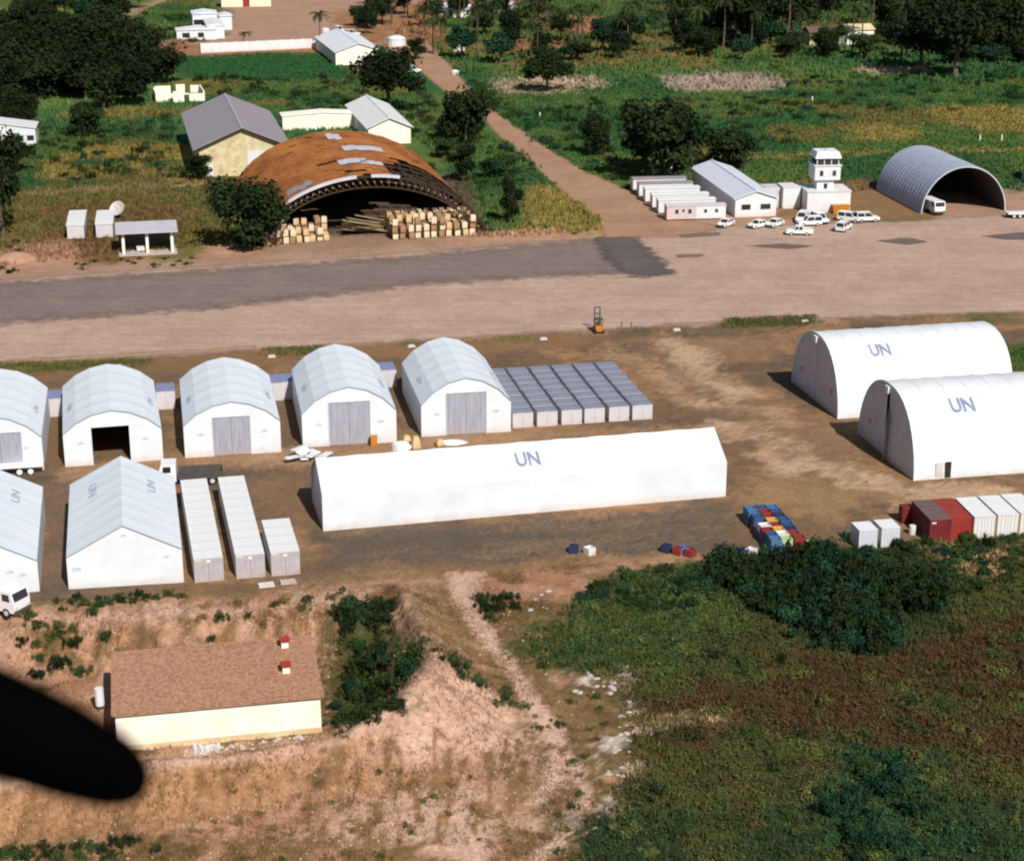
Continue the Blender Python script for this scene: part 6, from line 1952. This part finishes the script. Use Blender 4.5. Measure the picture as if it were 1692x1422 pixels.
# brushwood and grass: uncountable cover
def tufts(name, poly, n, h, wd, palette, label, seed, blades=7, dens=None, lean=.5, follow=.75, gain=1.25):
    r = np.random.default_rng(seed)
    W = [gp(x, y, -1.0 if y > 950 else 0) for x, y in poly]
    xs = [p.x for p in W]; ys = [p.y for p in W]
    X = r.uniform(min(xs), max(xs), n * 3); Y = r.uniform(min(ys), max(ys), n * 3)
    Z = terrain(X, Y)
    px, py = to_px(X, Y, Z)
    sp = FOC / (Y * FW[1] + (Z - CAM_Z) * FW[2])
    px = px + (fbm(X, Y, 6, seed) - .5) * 4 * sp
    m = in_poly(px, py, poly) & ~in_poly(px, py, ROAD)
    if dens:
        thr, s, sd = dens
        m &= (fbm(X, Y, s, sd) + r.normal(0, .05, len(X))) > thr
    X, Y, Z = X[m][:n], Y[m][:n], Z[m][:n]
    k = len(X)
    nb = k * blades
    cx, cy, cz = (np.repeat(q, blades) for q in (X, Y, Z))
    az = r.random(nb) * 6.283
    hh = np.repeat(r.uniform(h[0], h[1], k), blades) * r.uniform(.6, 1.1, nb)
    ww = r.uniform(wd[0], wd[1], nb)
    ln = r.uniform(.1, lean, nb) * hh
    bx = cx + r.normal(0, .22, nb); by = cy + r.normal(0, .22, nb)
    dx, dy = np.cos(az), np.sin(az)
    V = np.stack([np.stack([bx - dy * ww, by + dx * ww, cz - .05], -1), np.stack([bx + dy * ww, by - dx * ww, cz - .05], -1),
                  np.stack([bx + dx * ln + dy * ww * .5, by + dy * ln - dx * ww * .5, cz + hh], -1)], 1).reshape(-1, 3)
    F = np.arange(3 * nb).reshape(-1, 3)
    f1 = np.clip((fbm(X, Y, 5, seed + 3) - .38) * 4, 0, 1)
    f2 = np.clip((fbm(X, Y, 1.6, seed + 5) - .5) * 3 + .5, 0, 1)
    P = np.array(palette)
    col = P[0] * (1 - f1)[:, None] + P[1] * f1[:, None]
    col = col * (1 - .5 * f2)[:, None] + P[2] * (.5 * f2)[:, None]
    col = col * (1 - follow) + cover_at(X, Y, f2) * gain * follow
    col = np.repeat(col, blades, 0) * r.uniform(.75, 1.25, (nb, 1))
    me = np_mesh(name, V, F, M_GRASS, attrs={'tint': np.repeat(col, 3, 0)})
    return tag(link(name, me), label, 'grass', kind='stuff')

tufts('brushwood', BRUSH, 16000, (.25, .6), (.07, .20), [(.050, .058, .019), (.090, .046, .020), (.026, .040, .015)], 'dark green and rust-coloured brush covering the slope', 201, blades=7, lean=1.1, follow=.85, gain=2.0, dens=(.36, 2.5, 61))
tufts('green_growth', [(880, 1050), (1000, 965), (1170, 935), (1300, 1000), (1240, 1080), (1000, 1110), (890, 1100)], 4500, (.25, .55), (.07, .18), [(.055, .075, .022), (.09, .09, .026), (.03, .07, .028)], 'low green growth on the bank beside the path', 202, lean=1.0, gain=1.6, dens=(.42, 2.5, 62))
tufts('bank_grass', LOW[1:4] + [(960, 1000), (880, 1120), (940, 1200), (1000, 1300), (980, 1422), (0, 1422), (0, 1010)], 11000, (.15, .5), (.02, .055), [(.34, .21, .10), (.20, .12, .05), (.13, .10, .04)], 'dry grass tufts on the eroded banks', 203, blades=5, dens=(.44, 3.0, 39), follow=.6, gain=.8)
tufts('meadow_grass', [(760, 120), (1000, 150), (1300, 150), (1692, 130), (1760, 130), (1760, 330), (1660, 310), (1450, 310), (1400, 320), (1270, 320), (1060, 300), (960, 290), (850, 215)], 30000, (.35, .9), (.14, .34), [(.050, .10, .028), (.10, .13, .035), (.03, .085, .03)], 'rough green meadow grass behind the control tower', 204, blades=4)
tufts('scrub_grass', [(0, 200), (290, 180), (300, 290), (440, 300), (420, 400), (0, 440)], 11000, (.4, 1.1), (.10, .28), [(.055, .08, .022), (.17, .115, .036), (.03, .06, .02)], 'rough scrub grass on the verge behind the site cabins', 205, blades=4)
tufts('roadside_grass', [(330, 140), (590, 130), (700, 160), (780, 200), (900, 280), (1010, 380), (880, 390), (800, 320), (760, 385), (740, 270), (690, 215), (470, 215), (300, 190)], 16000, (.4, 1.2), (.10, .28), [(.040, .078, .022), (.09, .10, .03), (.03, .062, .022)], 'rough green grass between hangar and dirt road', 206, blades=4)
tufts('wood_undergrowth', [(640, 70), (700, 0), (1140, -30), (1760, -60), (1760, 130), (1300, 150), (1000, 150), (760, 118)], 20000, (.6, 1.8), (.25, .6), [(.036, .060, .018), (.10, .09, .028), (.022, .045, .016)], 'undergrowth beneath the palms and dark wood', 207, blades=4)

tufts('hangar_grass', [(690, 225), (800, 235), (890, 290), (890, 392), (785, 392), (745, 280)], 5000, (.4, 1.2), (.10, .28), [(.040, .078, .022), (.09, .10, .03), (.03, .062, .022)], 'rough green grass beside the torn side of the hangar', 208, blades=4)
tufts('grove_grass', [(0, 150), (290, 140), (330, 175), (480, 170), (690, 190), (640, 232), (480, 230), (300, 215), (0, 215)], 9000, (.5, 1.4), (.14, .36), [(.035, .070, .020), (.08, .09, .03), (.03, .060, .022)], 'rough green grass between grove and warehouse', 209, blades=4)
tufts('lawn_grass', [(280, 96), (430, 88), (540, 88), (575, 110), (585, 130), (470, 138), (330, 132), (285, 118)], 6000, (.2, .6), (.2, .4), [(.022, .08, .028), (.034, .090, .028), (.03, .10, .03)], 'bright green lawn grass below the compound wall', 210, blades=3)
tufts('slope_grass', [(120, 60), (180, 40), (280, 0), (350, 0), (330, 60), (290, 90), (230, 80)], 5000, (.5, 1.4), (.25, .5), [(.035, .080, .022), (.08, .10, .03), (.03, .060, .022)], 'green grass on the slope beside the villa', 211, blades=4)
for _i, _p in enumerate(([(-40, 600), (245, 594), (245, 605), (-40, 616)], [(432, 577), (535, 571), (535, 584), (440, 588)], [(1188, 527), (1345, 520), (1345, 536), (1188, 542)], [(1640, 572), (1760, 566), (1760, 612), (1660, 614)])):
    tufts('verge_grass', _p, 900, (.2, .5), (.06, .16), [(.06, .085, .024), (.10, .10, .03), (.04, .07, .02)], 'strip of green grass along the shoulder of the airstrip', 220 + _i, blades=5)
# chalky rubble
for (poly, n, sd, lab, grp) in [([(1000, 1110), (1040, 1150), (1060, 1190), (1030, 1300), (985, 1380), (970, 1370), (1000, 1280), (1015, 1180)], 60, 301, 'whitish chalk stone on the scree beside the brush', 'chalk stones on the scree'), ([(950, 1110), (1030, 1110), (1030, 1140), (950, 1145)], 30, 302, 'whitish stone in the pale patch above the scree', 'stones above the scree'), ([(830, 965), (910, 960), (910, 1040), (840, 1010)], 26, 303, 'whitish stone on the slope under the yard edge', 'stones under the yard edge')]:
    for (x, y, w) in scatter(poly, int(n * .55), .35, sd):
        o = link('chalk_stone', rocks[int(RNG.integers(3))]); s_ = RNG.uniform(.12, .38)
        o.location = ground_at(x, y) - Vector((0, 0, .06)); o.scale = (s_ * 1.3, s_, s_ * .6); o.rotation_euler = (0, 0, RNG.random() * 6)
        tag(o, lab, 'stone', grp)
r = np.random.default_rng(404)
bp_ = [(q[0], q[1]) for q in scatter([(-20, 1020), (620, 985), (860, 1010), (960, 1200), (1000, 1422), (-20, 1422)], 900, .3, 405)]
GG = ground_many([q[0] for q in bp_], [q[1] for q in bp_])
oc_ = np.array([(1, 0, 0), (0, 1, 0), (-1, 0, 0), (0, -1, 0), (0, 0, .8), (0, 0, -.5)], float)
of_ = np.array([(0, 1, 4), (1, 2, 4), (2, 3, 4), (3, 0, 4), (1, 0, 5), (2, 1, 5), (3, 2, 5), (0, 3, 5)])
VV, FF, CC = [], [], []
for k_, g_ in enumerate(GG):
    VV.append(oc_ * (r.uniform(.05, .2) * r.uniform(.7, 1.4, (6, 1))) * np.array([1.2, 1, .8]) + g_)
    FF.append(of_ + 6 * k_)
me = np_mesh('bank_stones', np.concatenate(VV), np.concatenate(FF), mat('bank_stone', (.46, .33, .25), (.32, .2, .14), 1.5, .95))
tag(link('bank_stones', me), 'small pinkish stones strewn over the eroded banks', 'stones', kind='stuff')
# earth heap on the verge
eh = MB(); rr = []
for z, q in ((-.1, 1), (.5, .85), (1.1, .5), (1.5, .12)):
    rr.append([(4.2 * q * (1 + RNG.normal(0, .08)) * math.cos(t), 3.2 * q * (1 + RNG.normal(0, .08)) * math.sin(t), z) for t in np.linspace(0, 6.283, 15)[:-1]])
eh.rings(rr)
o = eh.build('earth_heap', mat('heap_earth', (.44, .27, .18), (.34, .19, .12), .6, .95, bump=.5, bscale=2), None, True); o.location = gp(28, 430); tag(o, 'pinkish earth heap on the verge near the site cabins', 'heap')

# ------------------------------------------------------------------ the aircraft the picture was taken from: black skid end just outside its window
def at_dist(px, py, d):
    v = Vector(FW * FOC) + Vector((px - IMG_W / 2, 0, 0)) + Vector(UP * (IMG_H / 2 - py))
    return Vector((0, 0, CAM_Z)) + v * (d / FOC)
ac = empty('aircraft_skid', at_dist(-300, 1080, 3.0)); tag(ac, 'black out-of-focus skid of the aircraft reaching in at close range', 'aircraft part')
pts = [(-900, 880, 118), (-500, 1010, 112), (-250, 1110, 104), (-100, 1160, 98), (0, 1198, 91), (60, 1220, 84), (110, 1241, 79), (160, 1263, 70), (196, 1280, 60), (222, 1291, 46), (238, 1298, 30), (246, 1301, 12)]
rings_ = []
for k, (x, y, r_) in enumerate(pts):
    x2, y2, _ = pts[min(k + 1, len(pts) - 1)]
    x1, y1, _ = pts[max(k - 1, 0)]
    tx, ty = x2 - x1, y2 - y1
    L = math.hypot(tx, ty); nx, ny = -ty / L, tx / L
    ring = []
    for i in range(20):
        an = 6.283 * i / 20
        q = at_dist(x + nx * r_ * math.cos(an), y + ny * r_ * math.cos(an), 3.0 + r_ / 1000 * math.sin(an))
        ring.append(tuple(q - ac.location))
    rings_.append(ring)
sk_ = MB(); sk_.rings(rings_); sk_.build('skid_tube', M_POD, ac, True)
p0, p1 = at_dist(-420, 1030, 3.0) - ac.location, at_dist(-900, -400, 2.4) - ac.location
st_ = MB(); st_.bar(p0, p1, .07); st_.build('strut', M_POD, ac)
